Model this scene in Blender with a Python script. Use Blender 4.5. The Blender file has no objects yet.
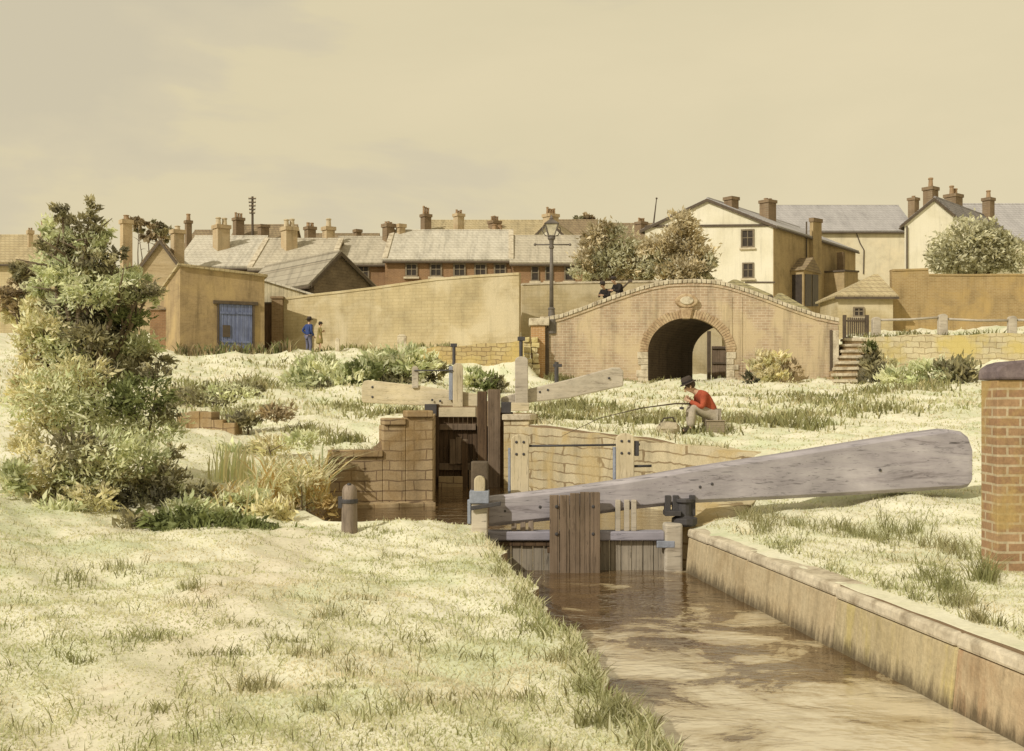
import bpy, bmesh, math, random
import numpy as np
from mathutils import Vector, Matrix

random.seed(7); RNG = np.random.default_rng(7)
SC = bpy.context.scene
COL = SC.collection
F, CX, HY, EYE = 1100.0, 512.0, 400.0, 1.6      # focal length in pixels, eye point, horizon row, eye height

def PX(px, Y): return (px - CX) * Y / F
def PZ(py, Y): return EYE + (HY - py) * Y / F
def P(px, py, Y): return Vector((PX(px, Y), Y, PZ(py, Y)))
def V(*a): return Vector(a)

# ------------------------------------------------------------------ objects
def tag(o, label=None, cat=None, group=None, kind=None):
    if label: o['label'] = label
    if cat: o['category'] = cat
    if group: o['group'] = group
    if kind: o['kind'] = kind
    return o
def thing(name, label, cat, loc, group=None):
    o = bpy.data.objects.new(name, None); COL.objects.link(o)
    o.empty_display_size = 0.2
    o.location = loc
    return tag(o, label, cat, group, 'thing')
def origin(o):
    v = Vector((0, 0, 0))
    while o is not None:
        v += o.location; o = o.parent
    return v
def link(name, me, mat, parent=None, base=None):
    """me holds world coordinates; it is shifted to its parent's (or its own) origin"""
    o = bpy.data.objects.new(name, me); COL.objects.link(o)
    off = origin(parent) if parent else (Vector(base) if base is not None else Vector((0, 0, 0)))
    me.transform(Matrix.Translation(-off))
    if parent: o.parent = parent
    else: o.location = off
    if mat:
        for m in (mat if isinstance(mat, (list, tuple)) else [mat]): me.materials.append(m)
    return o

class MB:
    def __init__(s): s.v = []; s.f = []
    def add(s, vs, fs):
        b = len(s.v); s.v += [tuple(v) for v in vs]; s.f += [tuple(b + i for i in f) for f in fs]
        return s
    def box(s, x0, x1, y0, y1, z0, z1):
        return s.add([(x0,y0,z0),(x1,y0,z0),(x1,y1,z0),(x0,y1,z0),(x0,y0,z1),(x1,y0,z1),(x1,y1,z1),(x0,y1,z1)],
              [(0,3,2,1),(4,5,6,7),(0,1,5,4),(1,2,6,5),(2,3,7,6),(3,0,4,7)])
    def obox(s, c, u, v, w):
        """c one corner, u v w edge vectors"""
        c, u, v, w = map(Vector, (c, u, v, w))
        p = [c, c+u, c+u+v, c+v, c+w, c+u+w, c+u+v+w, c+v+w]
        return s.add(p, [(0,3,2,1),(4,5,6,7),(0,1,5,4),(1,2,6,5),(2,3,7,6),(3,0,4,7)])
    def prism(s, poly, d):
        d = Vector(d); n = len(poly); poly = [Vector(p) for p in poly]
        return s.add(poly + [p + d for p in poly],
              [tuple(range(n))[::-1], tuple(range(n, 2*n))] + [(i, (i+1) % n, n+(i+1) % n, n+i) for i in range(n)])
    def tube(s, pts, rad, n=8, cap=True):
        pts = [Vector(p) for p in pts]
        if not isinstance(rad, (list, tuple)): rad = [rad]*len(pts)
        rings = []; ref = None; vs = []
        for i, p in enumerate(pts):
            t = (pts[min(i+1, len(pts)-1)] - pts[max(i-1, 0)])
            t = t.normalized() if t.length > 1e-9 else Vector((0,0,1))
            if ref is None:
                ref = Vector((1,0,0)) if abs(t.x) < 0.8 else Vector((0,1,0))
            a = (ref - t*ref.dot(t)).normalized(); b = t.cross(a); ref = a
            for k in range(n):
                th = 2*math.pi*k/n
                vs.append(p + (a*math.cos(th) + b*math.sin(th))*rad[i])
        fs = [(i*n+k, i*n+(k+1) % n, (i+1)*n+(k+1) % n, (i+1)*n+k) for i in range(len(pts)-1) for k in range(n)]
        if cap: fs += [tuple(range(n))[::-1], tuple((len(pts)-1)*n+k for k in range(n))]
        return s.add(vs, fs)
    def lathe(s, c, prof, n=12):
        c = Vector(c)
        return s.tube([c + Vector((0,0,z)) for r, z in prof], [max(r, 1e-3) for r, z in prof], n)
    def ball(s, c, r, n=10, m=7):
        c = Vector(c); r = Vector(r) if hasattr(r, '__len__') else Vector((r, r, r))
        vs = []; 
        for i in range(m+1):
            ph = math.pi*i/m
            for k in range(n):
                th = 2*math.pi*k/n
                vs.append((c.x + r.x*math.sin(ph)*math.cos(th), c.y + r.y*math.sin(ph)*math.sin(th), c.z - r.z*math.cos(ph)))
        return s.add(vs, [(i*n+k, i*n+(k+1) % n, (i+1)*n+(k+1) % n, (i+1)*n+k) for i in range(m) for k in range(n)])
    def jitter(s, a):
        s.v = [(x+random.uniform(-a,a), y+random.uniform(-a,a), z+random.uniform(-a,a)) for x,y,z in s.v]; return s
    def build(s, name, mat, parent=None, base=None, bevel=0, smooth=False, fix=True, seg=2):
        me = bpy.data.meshes.new(name); me.from_pydata(s.v, [], s.f); me.validate()
        if fix:
            bm = bmesh.new(); bm.from_mesh(me)
            bmesh.ops.recalc_face_normals(bm, faces=bm.faces); bm.to_mesh(me); bm.free()
        o = link(name, me, mat, parent, base)
        if smooth: me.polygons.foreach_set('use_smooth', [True]*len(me.polygons))
        if bevel:
            b = o.modifiers.new('bevel', 'BEVEL'); b.width = bevel; b.segments = seg; b.limit_method = 'ANGLE'; b.angle_limit = 0.6
        return o

# ------------------------------------------------------------------ materials
class N:
    def __init__(s, name):
        s.m = bpy.data.materials.new(name); s.m.use_nodes = True
        s.t = s.m.node_tree; s.b = s.t.nodes['Principled BSDF']; s.out = s.t.nodes['Material Output']
    def n(s, typ, **kw):
        nd = s.t.nodes.new('ShaderNode' + typ)
        for k, v in kw.items():
            if k.startswith('i_'):
                key = k[2:]; key = int(key) if key.isdigit() else key.replace('_', ' ')
                nd.inputs[key].default_value = v
            else: setattr(nd, k, v)
        return nd
    def l(s, a, b): s.t.links.new(a, b)
    def pos(s): return s.n('NewGeometry').outputs['Position']
    def mapping(s, vec, scale=(1,1,1), loc=(0,0,0)):
        m = s.n('Mapping'); m.inputs['Scale'].default_value = scale; m.inputs['Location'].default_value = loc
        s.l(vec, m.inputs['Vector']); return m.outputs[0]
    def noise(s, vec, scale, detail=5, rough=.6, dist=0):
        t = s.n('TexNoise'); t.inputs['Scale'].default_value = scale; t.inputs['Detail'].default_value = detail
        t.inputs['Roughness'].default_value = rough; t.inputs['Distortion'].default_value = dist
        s.l(vec, t.inputs['Vector']); return t.outputs['Fac']
    def ramp(s, fac, stops):
        r = s.n('ValToRGB'); e = r.color_ramp.elements
        while len(e) < len(stops): e.new(.5)
        for k, (p, c) in enumerate(stops):
            e[k].position = p; e[k].color = (c, c, c, 1) if not hasattr(c, '__len__') else (*c, 1)
        s.l(fac, r.inputs[0]); return r.outputs[0]
    def mix(s, fac, a, b, mode='MIX'):
        m = s.n('Mix', data_type='RGBA', blend_type=mode)
        for k, v in ((0, fac), (6, a), (7, b)):
            if hasattr(v, 'is_linked') or hasattr(v, 'links'): s.l(v, m.inputs[k])
            elif hasattr(v, '__len__'): m.inputs[k].default_value = (*v, 1)
            else: m.inputs[k].default_value = v
        return m.outputs[2]
    def bump(s, h, strength=.4, dist=.02):
        b = s.n('Bump'); b.inputs['Strength'].default_value = strength; b.inputs['Distance'].default_value = dist
        s.l(h, b.inputs['Height']); s.l(b.outputs[0], s.b.inputs['Normal'])
    def math_add(s, a, k):
        n = s.n('Math', operation='ADD'); n.inputs[1].default_value = k; s.l(a, n.inputs[0]); return n.outputs[0]
    def done(s, col, rough=.85, spec=.25):
        if hasattr(col, 'links'): s.l(col, s.b.inputs['Base Color'])
        else: s.b.inputs['Base Color'].default_value = (*col, 1)
        s.b.inputs['Roughness'].default_value = rough
        s.b.inputs['Specular IOR Level'].default_value = spec
        return s.m

def mul(c, k): return tuple(min(1, x*k) for x in c)
def wall_uv(m):
    p = m.pos(); s = m.n('SeparateXYZ'); m.l(p, s.inputs[0])
    a = m.n('MATH' if False else 'Math', operation='MULTIPLY_ADD'); a.inputs[1].default_value = .83
    m.l(s.outputs[1], a.inputs[0]); m.l(s.outputs[0], a.inputs[2])
    c = m.n('CombineXYZ'); m.l(a.outputs[0], c.inputs[0]); m.l(s.outputs[2], c.inputs[1]); return c.outputs[0]

def brick(name, c1, c2, mortar, bw=.24, bh=.08, ms=.012, patch=None, stain=.5, rough=.9, warp=.02, patch_scale=.35):
    m = N(name); uv = wall_uv(m); p = m.pos()
    nz = m.n('TexNoise'); nz.inputs['Scale'].default_value = 2.5; m.l(p, nz.inputs['Vector'])
    sub = m.n('VectorMath', operation='SUBTRACT'); m.l(nz.outputs['Color'], sub.inputs[0]); sub.inputs[1].default_value = (.5,.5,.5)
    sc = m.n('VectorMath', operation='SCALE'); m.l(sub.outputs[0], sc.inputs[0]); sc.inputs['Scale'].default_value = warp*2
    ad = m.n('VectorMath', operation='ADD'); m.l(uv, ad.inputs[0]); m.l(sc.outputs[0], ad.inputs[1])
    b = m.n('TexBrick'); m.l(ad.outputs[0], b.inputs['Vector'])
    b.inputs['Color1'].default_value = (*c1,1); b.inputs['Color2'].default_value = (*c2,1); b.inputs['Mortar'].default_value = (*mortar,1)
    b.inputs['Scale'].default_value = 1; b.inputs['Mortar Size'].default_value = ms; b.inputs['Mortar Smooth'].default_value = .3
    b.inputs['Bias'].default_value = 0; b.inputs['Brick Width'].default_value = bw; b.inputs['Row Height'].default_value = bh
    col = b.outputs['Color']
    big = m.ramp(m.noise(p, patch_scale*3, 6, .65), [(.3, .78), (.5, 1.0), (.72, 1.12)])
    col = m.mix(1, col, big, 'MULTIPLY')
    if patch:
        f = m.ramp(m.noise(p, patch_scale*1.7, 5, .6, .5), [(.48, 0), (.62, .85)])
        col = m.mix(f, col, patch)
    if stain:
        st = m.ramp(m.noise(m.mapping(p, (2.2, 2.2, .22)), 1.3, 5, .7), [(.5, 1.0), (.75, 1-stain*.75)])
        col = m.mix(1, col, st, 'MULTIPLY')
    fine = m.ramp(m.noise(p, 34, 3, .7), [(.3, .82), (.7, 1.12)])
    col = m.mix(1, col, fine, 'MULTIPLY')
    m.bump(b.outputs['Fac'], -.5, .012)
    return m.done(col, rough, .15)

def rough_mat(name, cols, scale=1.2, stretch=(1,1,1), fine=25, rough=.9, bump=.3, bd=.02, streak=0, spec=.2, amp=.25):
    """cols: list of colours spread over a ramp of noise"""
    m = N(name); p = m.pos()
    n = len(cols)
    col = m.ramp(m.noise(m.mapping(p, stretch), scale, 7, .65, .3), [(.32 + .36*i/max(1, n-1), c) for i, c in enumerate(cols)])
    fn = m.noise(m.mapping(p, stretch), fine, 4, .7)
    col = m.mix(1, col, m.ramp(fn, [(.25, 1-amp), (.75, 1+amp*.7)]), 'MULTIPLY')
    if streak:
        st = m.ramp(m.noise(m.mapping(p, (3, 3, .2)), 1.5, 5, .7), [(.5, 1), (.78, 1-streak)])
        col = m.mix(1, col, st, 'MULTIPLY')
    if bump: m.bump(fn, bump, bd)
    return m.done(col, rough, spec)

def wood(name, c1, c2, dark, axis='x', scale=3.0, plank=0, rough=.8, fleck=0):
    m = N(name); p = m.pos()
    st = {'x': (.12, 1.6, 1.6), 'z': (1.6, 1.6, .12), 'y': (1.6, .12, 1.6)}[axis]
    g = m.noise(m.mapping(p, st), scale*4, 8, .7, .6)
    col = m.ramp(g, [(.28, dark), (.42, c1), (.7, c2)])
    crack = m.ramp(m.noise(m.mapping(p, tuple(x*1.0 for x in st)), scale*14, 3, .8, 1.2), [(.32, .35), (.43, 1)])
    col = m.mix(.85, col, crack, 'MULTIPLY')
    big = m.ramp(m.noise(p, 1.7, 5), [(.3, .75), (.7, 1.15)])
    col = m.mix(1, col, big, 'MULTIPLY')
    if plank:
        s = m.n('SeparateXYZ'); m.l(p, s.inputs[0])
        a = m.n('Math', operation='MULTIPLY'); a.inputs[1].default_value = 1/plank
        m.l(s.outputs[{'x':2,'z':0,'y':0}[axis]], a.inputs[0])
        fr = m.n('Math', operation='FRACT'); m.l(a.outputs[0], fr.inputs[0])
        gap = m.ramp(fr.outputs[0], [(.0, .15), (.09, 1)])
        col = m.mix(1, col, gap, 'MULTIPLY')
    m.bump(g, .4, .01)
    return m.done(col, rough, .2)

def roofing(name, c1, c2, dark, bw=.3, bh=.22, streak=.35):
    m = N(name); p = m.pos(); uv = wall_uv(m)
    b = m.n('TexBrick'); m.l(uv, b.inputs['Vector'])
    b.inputs['Color1'].default_value = (*c1,1); b.inputs['Color2'].default_value = (*c2,1); b.inputs['Mortar'].default_value = (*dark,1)
    b.inputs['Scale'].default_value = 1; b.inputs['Mortar Size'].default_value = .016; b.inputs['Bias'].default_value = 0
    b.inputs['Brick Width'].default_value = bw; b.inputs['Row Height'].default_value = bh
    col = b.outputs['Color']
    col = m.mix(1, col, m.ramp(m.noise(m.mapping(p, (1.2,.5,.5)), .9, 7, .7), [(.3, .78), (.5, 1), (.7, 1.1)]), 'MULTIPLY')
    st = m.ramp(m.noise(m.mapping(p, (2.5,.15,.15)), 1.4, 4, .7), [(.48, 1), (.75, 1-streak)])
    col = m.mix(1, col, st, 'MULTIPLY')
    m.bump(b.outputs['Fac'], -.4, .015)
    return m.done(col, .75, .3)

def tinted(name, trans=.25, rough=.7):
    m = N(name); a = m.n('Attribute', attribute_name='tint')
    m.l(a.outputs['Color'], m.b.inputs['Base Color']); m.b.inputs['Roughness'].default_value = rough
    m.b.inputs['Specular IOR Level'].default_value = .2
    t = m.n('BsdfTranslucent'); m.l(a.outputs['Color'], t.inputs[0])
    mx = m.n('MixShader'); mx.inputs[0].default_value = trans
    m.l(m.b.outputs[0], mx.inputs[1]); m.l(t.outputs[0], mx.inputs[2]); m.l(mx.outputs[0], m.out.inputs[0])
    return m.m
def plain(name, c, rough=.7, spec=.3, metal=0):
    return rough_mat(name, [mul(c,.75), c, mul(c,1.2)], 4, fine=40, rough=rough, bump=.15, spec=spec)

# palette
BRIDGE_BRICK = brick('bridge_brick', (.47,.36,.245), (.40,.29,.19), (.55,.465,.335), .34, .11, .014, patch=(.56,.45,.28), stain=.55)
ARCH_BRICK = rough_mat('arch_brick', [(.25,.16,.09),(.45,.33,.2),(.55,.44,.28)], 3.5, fine=18, streak=.3)
COPING = rough_mat('coping_stone', [(.3,.24,.16),(.55,.48,.35),(.68,.6,.45)], 3, fine=22, streak=.2)
TAN_RENDER = brick('tan_wall_brick', (.50,.415,.245), (.465,.38,.215), (.40,.32,.18), .42, .15, .012, patch=(.58,.50,.33), stain=.25, patch_scale=.25)
OCHRE_BRICK = brick('ochre_wall_brick', (.37,.265,.125), (.32,.22,.10), (.40,.31,.17), .24, .08, .012, patch=(.44,.31,.13), stain=.35)
SHED_WALL = brick('shed_wall', (.38,.28,.15), (.33,.24,.13), (.37,.28,.16), .24, .08, .008, patch=(.46,.34,.17), stain=.6)
YELLOW_STONE = brick('yellow_rubble', (.52,.42,.22), (.44,.33,.16), (.26,.19,.10), .42, .17, .02, patch=(.56,.43,.16), stain=.3, warp=.09)
PALE_STONE = brick('pale_rubble', (.60,.53,.35), (.52,.44,.27), (.34,.27,.16), .55, .24, .02, patch=(.58,.47,.17), stain=.2, warp=.12)
LOCK_STONE = brick('lock_stone', (.44,.335,.20), (.36,.265,.15), (.20,.14,.085), .58, .2, .016, patch=(.30,.20,.09), stain=.5, warp=.045, patch_scale=.6)
LOCK_PALE = brick('lock_pale_stone', (.56,.48,.31), (.49,.41,.25), (.27,.2,.11), .8, .2, .016, patch=(.50,.38,.18), stain=.45, warp=.07, patch_scale=.6)
def canal_face(name, cols, rust=None):
    m = N(name); p = m.pos(); n = len(cols)
    col = m.ramp(m.noise(p, 1.6, 8, .68, .4), [(.32+.36*i/(n-1), c) for i, c in enumerate(cols)])
    st = m.ramp(m.noise(m.mapping(p, (5, 5, .35)), 1.6, 6, .75), [(.45, 1), (.72, .62)])
    col = m.mix(.8, col, st, 'MULTIPLY')
    if rust: col = m.mix(m.ramp(m.noise(m.mapping(p, (3, 3, .4), (4,0,0)), 1.2, 5, .7), [(.52, 0), (.66, .8)]), col, rust)
    s = m.n('SeparateXYZ'); m.l(p, s.inputs[0])
    wv = m.n('Math', operation='MULTIPLY_ADD'); wv.inputs[1].default_value = .42; m.l(m.noise(m.mapping(p, (9, 9, 1.5)), 1.4, 5, .7), wv.inputs[0]); m.l(s.outputs[2], wv.inputs[2])
    # weed and slime clinging above the water line
    al = m.ramp(m.math_add(wv.outputs[0], 1), [(.72, .9), (.86, 0)])
    col = m.mix(al, col, (.11,.085,.05))
    fn = m.noise(p, 20, 5, .7); col = m.mix(1, col, m.ramp(fn, [(.25, .8), (.75, 1.12)]), 'MULTIPLY')
    m.bump(fn, .6, .02); return m.done(col, .9, .15)
CANAL_FACE = canal_face('canal_wall_render', [(.38,.285,.16),(.49,.395,.245),(.54,.45,.29)])
CANAL_YELLOW = canal_face('canal_wall_yellow', [(.46,.375,.21),(.51,.42,.25),(.53,.45,.28)], (.50,.41,.17))
CANAL_RUST = canal_face('canal_wall_rust', [(.40,.28,.16),(.49,.38,.235),(.54,.44,.28)], (.36,.19,.095))
COTTAGE_BRICK = brick('cottage_brick', (.29,.17,.085), (.25,.145,.075), (.32,.22,.13), .24, .08, .01, stain=.35)
DARK_BRICK = brick('dark_house_brick', (.26,.18,.10), (.21,.145,.08), (.27,.2,.12), .24, .08, .01, stain=.35)
PALE_BRICK = brick('pale_house_render', (.68,.60,.42), (.66,.58,.40), (.68,.60,.43), .5, .2, .004, patch=(.70,.63,.45), stain=.22)
CREAM = rough_mat('cream_render', [(.64,.59,.44),(.71,.66,.51),(.74,.69,.55)], .5, fine=14, streak=.22, bump=.06, amp=.06)
SHADED_SIDE = brick('shaded_side_brick', (.40,.30,.16), (.36,.265,.135), (.40,.31,.18), .24, .08, .01, stain=.4)  # shaded side of the white house: its shade is put into this brown
PILLAR_BRICK = brick('pillar_brick', (.36,.235,.13), (.30,.18,.10), (.46,.38,.25), .23, .085, .012, patch=(.42,.30,.12), stain=.35, warp=.012, patch_scale=1.2)
PILLAR_CAP = rough_mat('blue_brick_cap', [(.11,.085,.085),(.18,.14,.14),(.25,.2,.19)], 5, fine=30)
SLATE = roofing('pale_slate', (.56,.52,.42), (.51,.47,.37), (.38,.33,.25))
SLATE_WARM = roofing('warm_slate', (.50,.45,.34), (.45,.40,.30), (.33,.28,.2))
SLATE_BLUE = roofing('blue_slate', (.42,.40,.385), (.38,.36,.35), (.25,.23,.21), streak=.15)
SLATE_DARK = roofing('dark_slate', (.26,.235,.215), (.21,.19,.18), (.08,.07,.06), streak=.4)
TILE_TAN = roofing('tan_tile', (.47,.39,.23), (.42,.34,.19), (.24,.18,.1))
TILE_BROWN = roofing('brown_tile', (.30,.23,.13), (.26,.19,.11), (.12,.09,.06))
TILE_GREEN = roofing('mossy_tile', (.36,.31,.16), (.31,.27,.14), (.12,.1,.06))
CORRUGATED = roofing('grey_sheet_roof', (.36,.32,.24), (.30,.26,.19), (.12,.1,.07), .5, 3)
BOARDS_DARK = wood('weathered_boards', (.17,.13,.085), (.23,.175,.11), (.07,.05,.035), 'x', 1.5, .16)
BOARDS_PALE = wood('pale_boards', (.48,.42,.27), (.55,.48,.32), (.25,.2,.12), 'z', 1.5, .2)
OAK_GREY = wood('silvered_oak', (.44,.385,.30), (.52,.465,.37), (.17,.135,.10), 'x', 1.6)
OAK_BEAM = wood('balance_beam_oak', (.33,.30,.315), (.43,.40,.405), (.14,.12,.12), 'x', 1.1)
OAK_PALE = wood('pale_oak', (.52,.44,.29), (.58,.50,.35), (.22,.165,.1), 'z', 1.6)
OAK_PALE_X = wood('pale_oak_rail', (.54,.46,.30), (.60,.52,.37), (.25,.19,.12), 'x', 1.6)
GATE_DARK = wood('wet_gate_oak', (.095,.06,.034), (.14,.09,.05), (.035,.022,.014), 'z', 1.6, .14)
GATE_BROWN = wood('brown_gate_oak', (.165,.12,.08), (.23,.17,.12), (.07,.045,.027), 'z', 1.6, .11)
GATE_PALE = wood('pale_gate_boards', (.25,.215,.165), (.33,.285,.22), (.06,.045,.032), 'z', 1.8, .09)
RAIL_BLUE = wood('blue_grey_rail', (.28,.265,.30), (.35,.33,.375), (.16,.14,.14), 'x', 1.4)
BOLLARD_WOOD = wood('bollard_oak', (.21,.165,.125), (.30,.24,.19), (.08,.06,.045), 'z', 1.8)
IRON = plain('old_iron', (.055,.05,.05), .6, .4)
IRON_BLUE = plain('blue_grey_iron', (.25,.27,.32), .6, .4)
LAMP_IRON = plain('lamp_iron', (.13,.11,.09), .6, .4)
DOOR_BLUE = wood('faded_blue_paint', (.16,.19,.33), (.24,.27,.39), (.09,.09,.13), 'z', 2, .17)
DARK_WOOD = plain('dark_timber', (.1,.075,.05))
GLASS = plain('window_glass', (.05,.04,.032), .35, .25)
LAMP_GLASS = plain('lantern_glass', (.55,.5,.38), .2, .5)
FRAME = plain('window_frame_paint', (.2,.16,.105))
SILL = plain('stone_sill', (.55,.47,.33))
POT = plain('chimney_pot_clay', (.33,.22,.12))
POT_PALE = plain('pale_chimney_pot', (.52,.43,.28))
CH_BRICK = brick('chimney_brick', (.50,.38,.22), (.43,.31,.175), (.5,.4,.25), .24, .08, .012, stain=.5, patch=(.5,.4,.25))
CH_DARK = brick('sooty_chimney_brick', (.25,.175,.1), (.2,.14,.085), (.26,.2,.13), .24, .08, .012, stain=.4)
BARK = wood('bark', (.15,.115,.075), (.22,.17,.11), (.06,.045,.03), 'z', 2.5)
LEAF = tinted('leaf', .42)
GRASSM = tinted('grass_blade', .58)
SKIN = plain('skin', (.52,.34,.22), .6)
CLOTH_BLUE = plain('blue_cloth', (.045,.07,.19), .9, .1)
CLOTH_SLATE = plain('slate_blue_cloth', (.14,.14,.20), .9, .1)
CLOTH_RED = plain('red_cloth', (.36,.085,.045), .9, .1)
CLOTH_OLIVE = plain('olive_cloth', (.27,.22,.09), .9, .1)
CLOTH_CREAM = plain('cream_cloth', (.36,.31,.24), .9, .1)
CLOTH_DARK = plain('dark_cloth', (.035,.03,.028), .9, .1)
HAT = plain('dark_felt', (.07,.055,.045), .9, .1)
CANVAS = plain('canvas', (.42,.36,.25), .9, .1)
WICKER = wood('wicker', (.26,.21,.14), (.34,.28,.19), (.1,.08,.05), 'x', 3, .04)

# ------------------------------------------------------------------ terrain
# the canal: left edge and right edge at each distance
LE = [(-6,2.2),(2,1.12),(5.28,.69),(12.6,-.26),(13.5,-.38),(14.0,-.5),(14.45,-2.45),(16,-3.1),(21.55,-3.6),(21.6,-3.57),(22.15,-1.62),(26.3,-1.93),(34,-2.7),(34.01,-2.0),(35,-2.0)]
RE = [(-6,5.0),(2,3.85),(13.5,2.18),(14.3,2.6),(16,3.4),(18.8,4.15),(19,4.05),(26.3,.25),(34,-.55),(34.01,-1.99),(35,-1.99)]
def edge(tab, Y):
    Y = np.asarray(Y, float); w = np.clip((13.0-Y)/1.0, 0, 1)*(1 if tab is LE else 0)
    return np.interp(Y, [a for a, b in tab], [b for a, b in tab]) + w*(.045*np.sin(2.7*Y+1)+.03*np.sin(6.1*Y)+.018*np.sin(14.3*Y))
ROWS = [
 (-8, [(-900,0),(1900,0)]),
 (3,  [(-900,.1),(300,0),(1500,.05)]),
 (9,  [(-400,.2),(100,.04),(470,0),(700,0),(1000,.06),(1300,.12)]),
 (12, [(-400,.4),(0,.15),(150,.04),(470,0),(700,0),(1000,.2),(1300,.3)]),
 (14, [(-400,.7),(0,.3),(200,.06),(350,0),(480,0),(690,0),(760,.18),(980,.3),(1300,.45)]),
 (17, [(-400,1.0),(0,.6),(200,.25),(300,.05),(700,.25),(760,.5),(1000,.62),(1300,.8)]),
 (21.5, [(-400,1.25),(0,1.0),(160,.82),(240,.6),(300,.42),(330,.36),(383,.4),(520,.8),(700,.88),(1000,.98)]),
 (22.2, [(-400,1.3),(0,1.05),(160,.86),(240,.66),(300,.5),(330,.45),(383,.5),(390,1.02),(430,1.12),(520,.8),(700,.9),(1000,1.0)]),
 (25.2, [(-400,1.45),(100,1.25),(240,.95),(300,.92),(330,.92),(383,1.02),(430,1.15),(520,1.0),(700,1.05),(1000,1.15)]),
 (26.4, [(-400,1.5),(100,1.3),(240,1.08),(300,1.0),(380,1.08),(430,1.15),(520,1.0),(700,1.06),(1000,1.2)]),
 (28.5, [(-400,1.7),(100,1.5),(300,1.25),(430,1.25),(520,1.15),(700,1.2),(1000,1.35)]),
 (32, [(-400,2.0),(0,1.8),(250,1.62),(430,1.45),(520,1.38),(700,1.4),(1000,1.6)]),
 (40, [(-400,2.9),(0,2.75),(250,2.6),(390,2.45),(520,1.95),(700,1.85),(840,1.9),(1000,2.3)]),
 (43.8, [(-400,3.2),(0,3.1),(250,3.0),(380,2.9),(440,2.6),(520,2.3),(700,2.2),(850,2.2),(1000,2.6)]),
 (44.9, [(-400,3.3),(0,3.2),(250,3.1),(380,3.15),(440,3.45),(515,3.45),(540,2.35),(700,2.3),(850,2.3),(1000,2.7)]),
 (46.6, [(-400,3.5),(0,3.4),(250,3.35),(380,3.4),(440,3.65),(510,3.65),(535,2.4),(700,2.35),(846,2.4),(875,2.8),(1000,3.0),(1300,3.2)]),
 (46.95, [(-400,3.5),(0,3.4),(250,3.4),(380,3.45),(440,3.68),(510,3.7),(535,2.4),(700,2.35),(846,2.5),(875,2.9),(1000,3.05),(1300,3.2)]),
 (47.5, [(-400,3.55),(0,3.5),(250,3.45),(380,3.5),(440,3.7),(510,3.8),(535,2.5),(700,2.35),(840,2.5),(850,4.2),(1000,4.35),(1300,4.5)]),
 (50.5, [(-400,3.8),(250,3.75),(380,3.8),(510,3.95),(560,3.0),(700,2.35),(835,2.7),(850,4.4),(1000,4.5),(1300,4.6)]),
 (54, [(-400,4.1),(300,4.0),(510,4.1),(600,4.0),(690,2.5),(760,2.6),(850,4.8),(1000,5.0),(1300,5.2)]),
 (58, [(-400,5),(600,5.0),(700,4.5),(1000,5.6),(1300,5.8)]),
 (70, [(-400,5.6),(1300,6.2)]),
 (100,[(-400,6.5),(1300,7.5)]),
 (260,[(-400,8),(1300,8)]),
 (900,[(-400,8),(1300,8)]),
]
RY = np.array([r[0] for r in ROWS], float)
def gz(X, Y, bumps=True):
    X = np.atleast_1d(np.asarray(X, float)); Y = np.atleast_1d(np.asarray(Y, float))
    X, Y = np.broadcast_arrays(X, Y)
    px = CX + F*X/np.maximum(Y, 2.0)
    k = np.clip(np.searchsorted(RY, Y) - 1, 0, len(RY)-2)
    prof = np.stack([np.interp(px, [a for a, b in r[1]], [b for a, b in r[1]]) for r in ROWS])
    i = np.arange(X.size)
    z0 = prof.reshape(len(ROWS), -1)[k.ravel(), i]; z1 = prof.reshape(len(ROWS), -1)[k.ravel()+1, i]
    t = np.clip((Y.ravel() - RY[k.ravel()])/(RY[k.ravel()+1]-RY[k.ravel()]), 0, 1)
    z = z0 + (z1-z0)*t
    if bumps:
        x, y = X.ravel(), Y.ravel()
        d = np.minimum(np.abs(x-edge(LE, y)), np.abs(x-edge(RE, y)))
        w = np.clip(d/.6, .12, 1)
        b = (.035*np.sin(2.1*x+.7*y)+.03*np.sin(1.3*y-1.1*x+1)+.02*np.sin(4.7*x+2.9*y)+.016*np.sin(7.1*y-3.3*x)+.012*np.sin(11*x+9*y))
        z = z + b*w*np.clip(.8 + y/40, .8, 2.0)
    return z.reshape(X.shape)
def g(X, Y): return float(gz(X, Y)[0])

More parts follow.
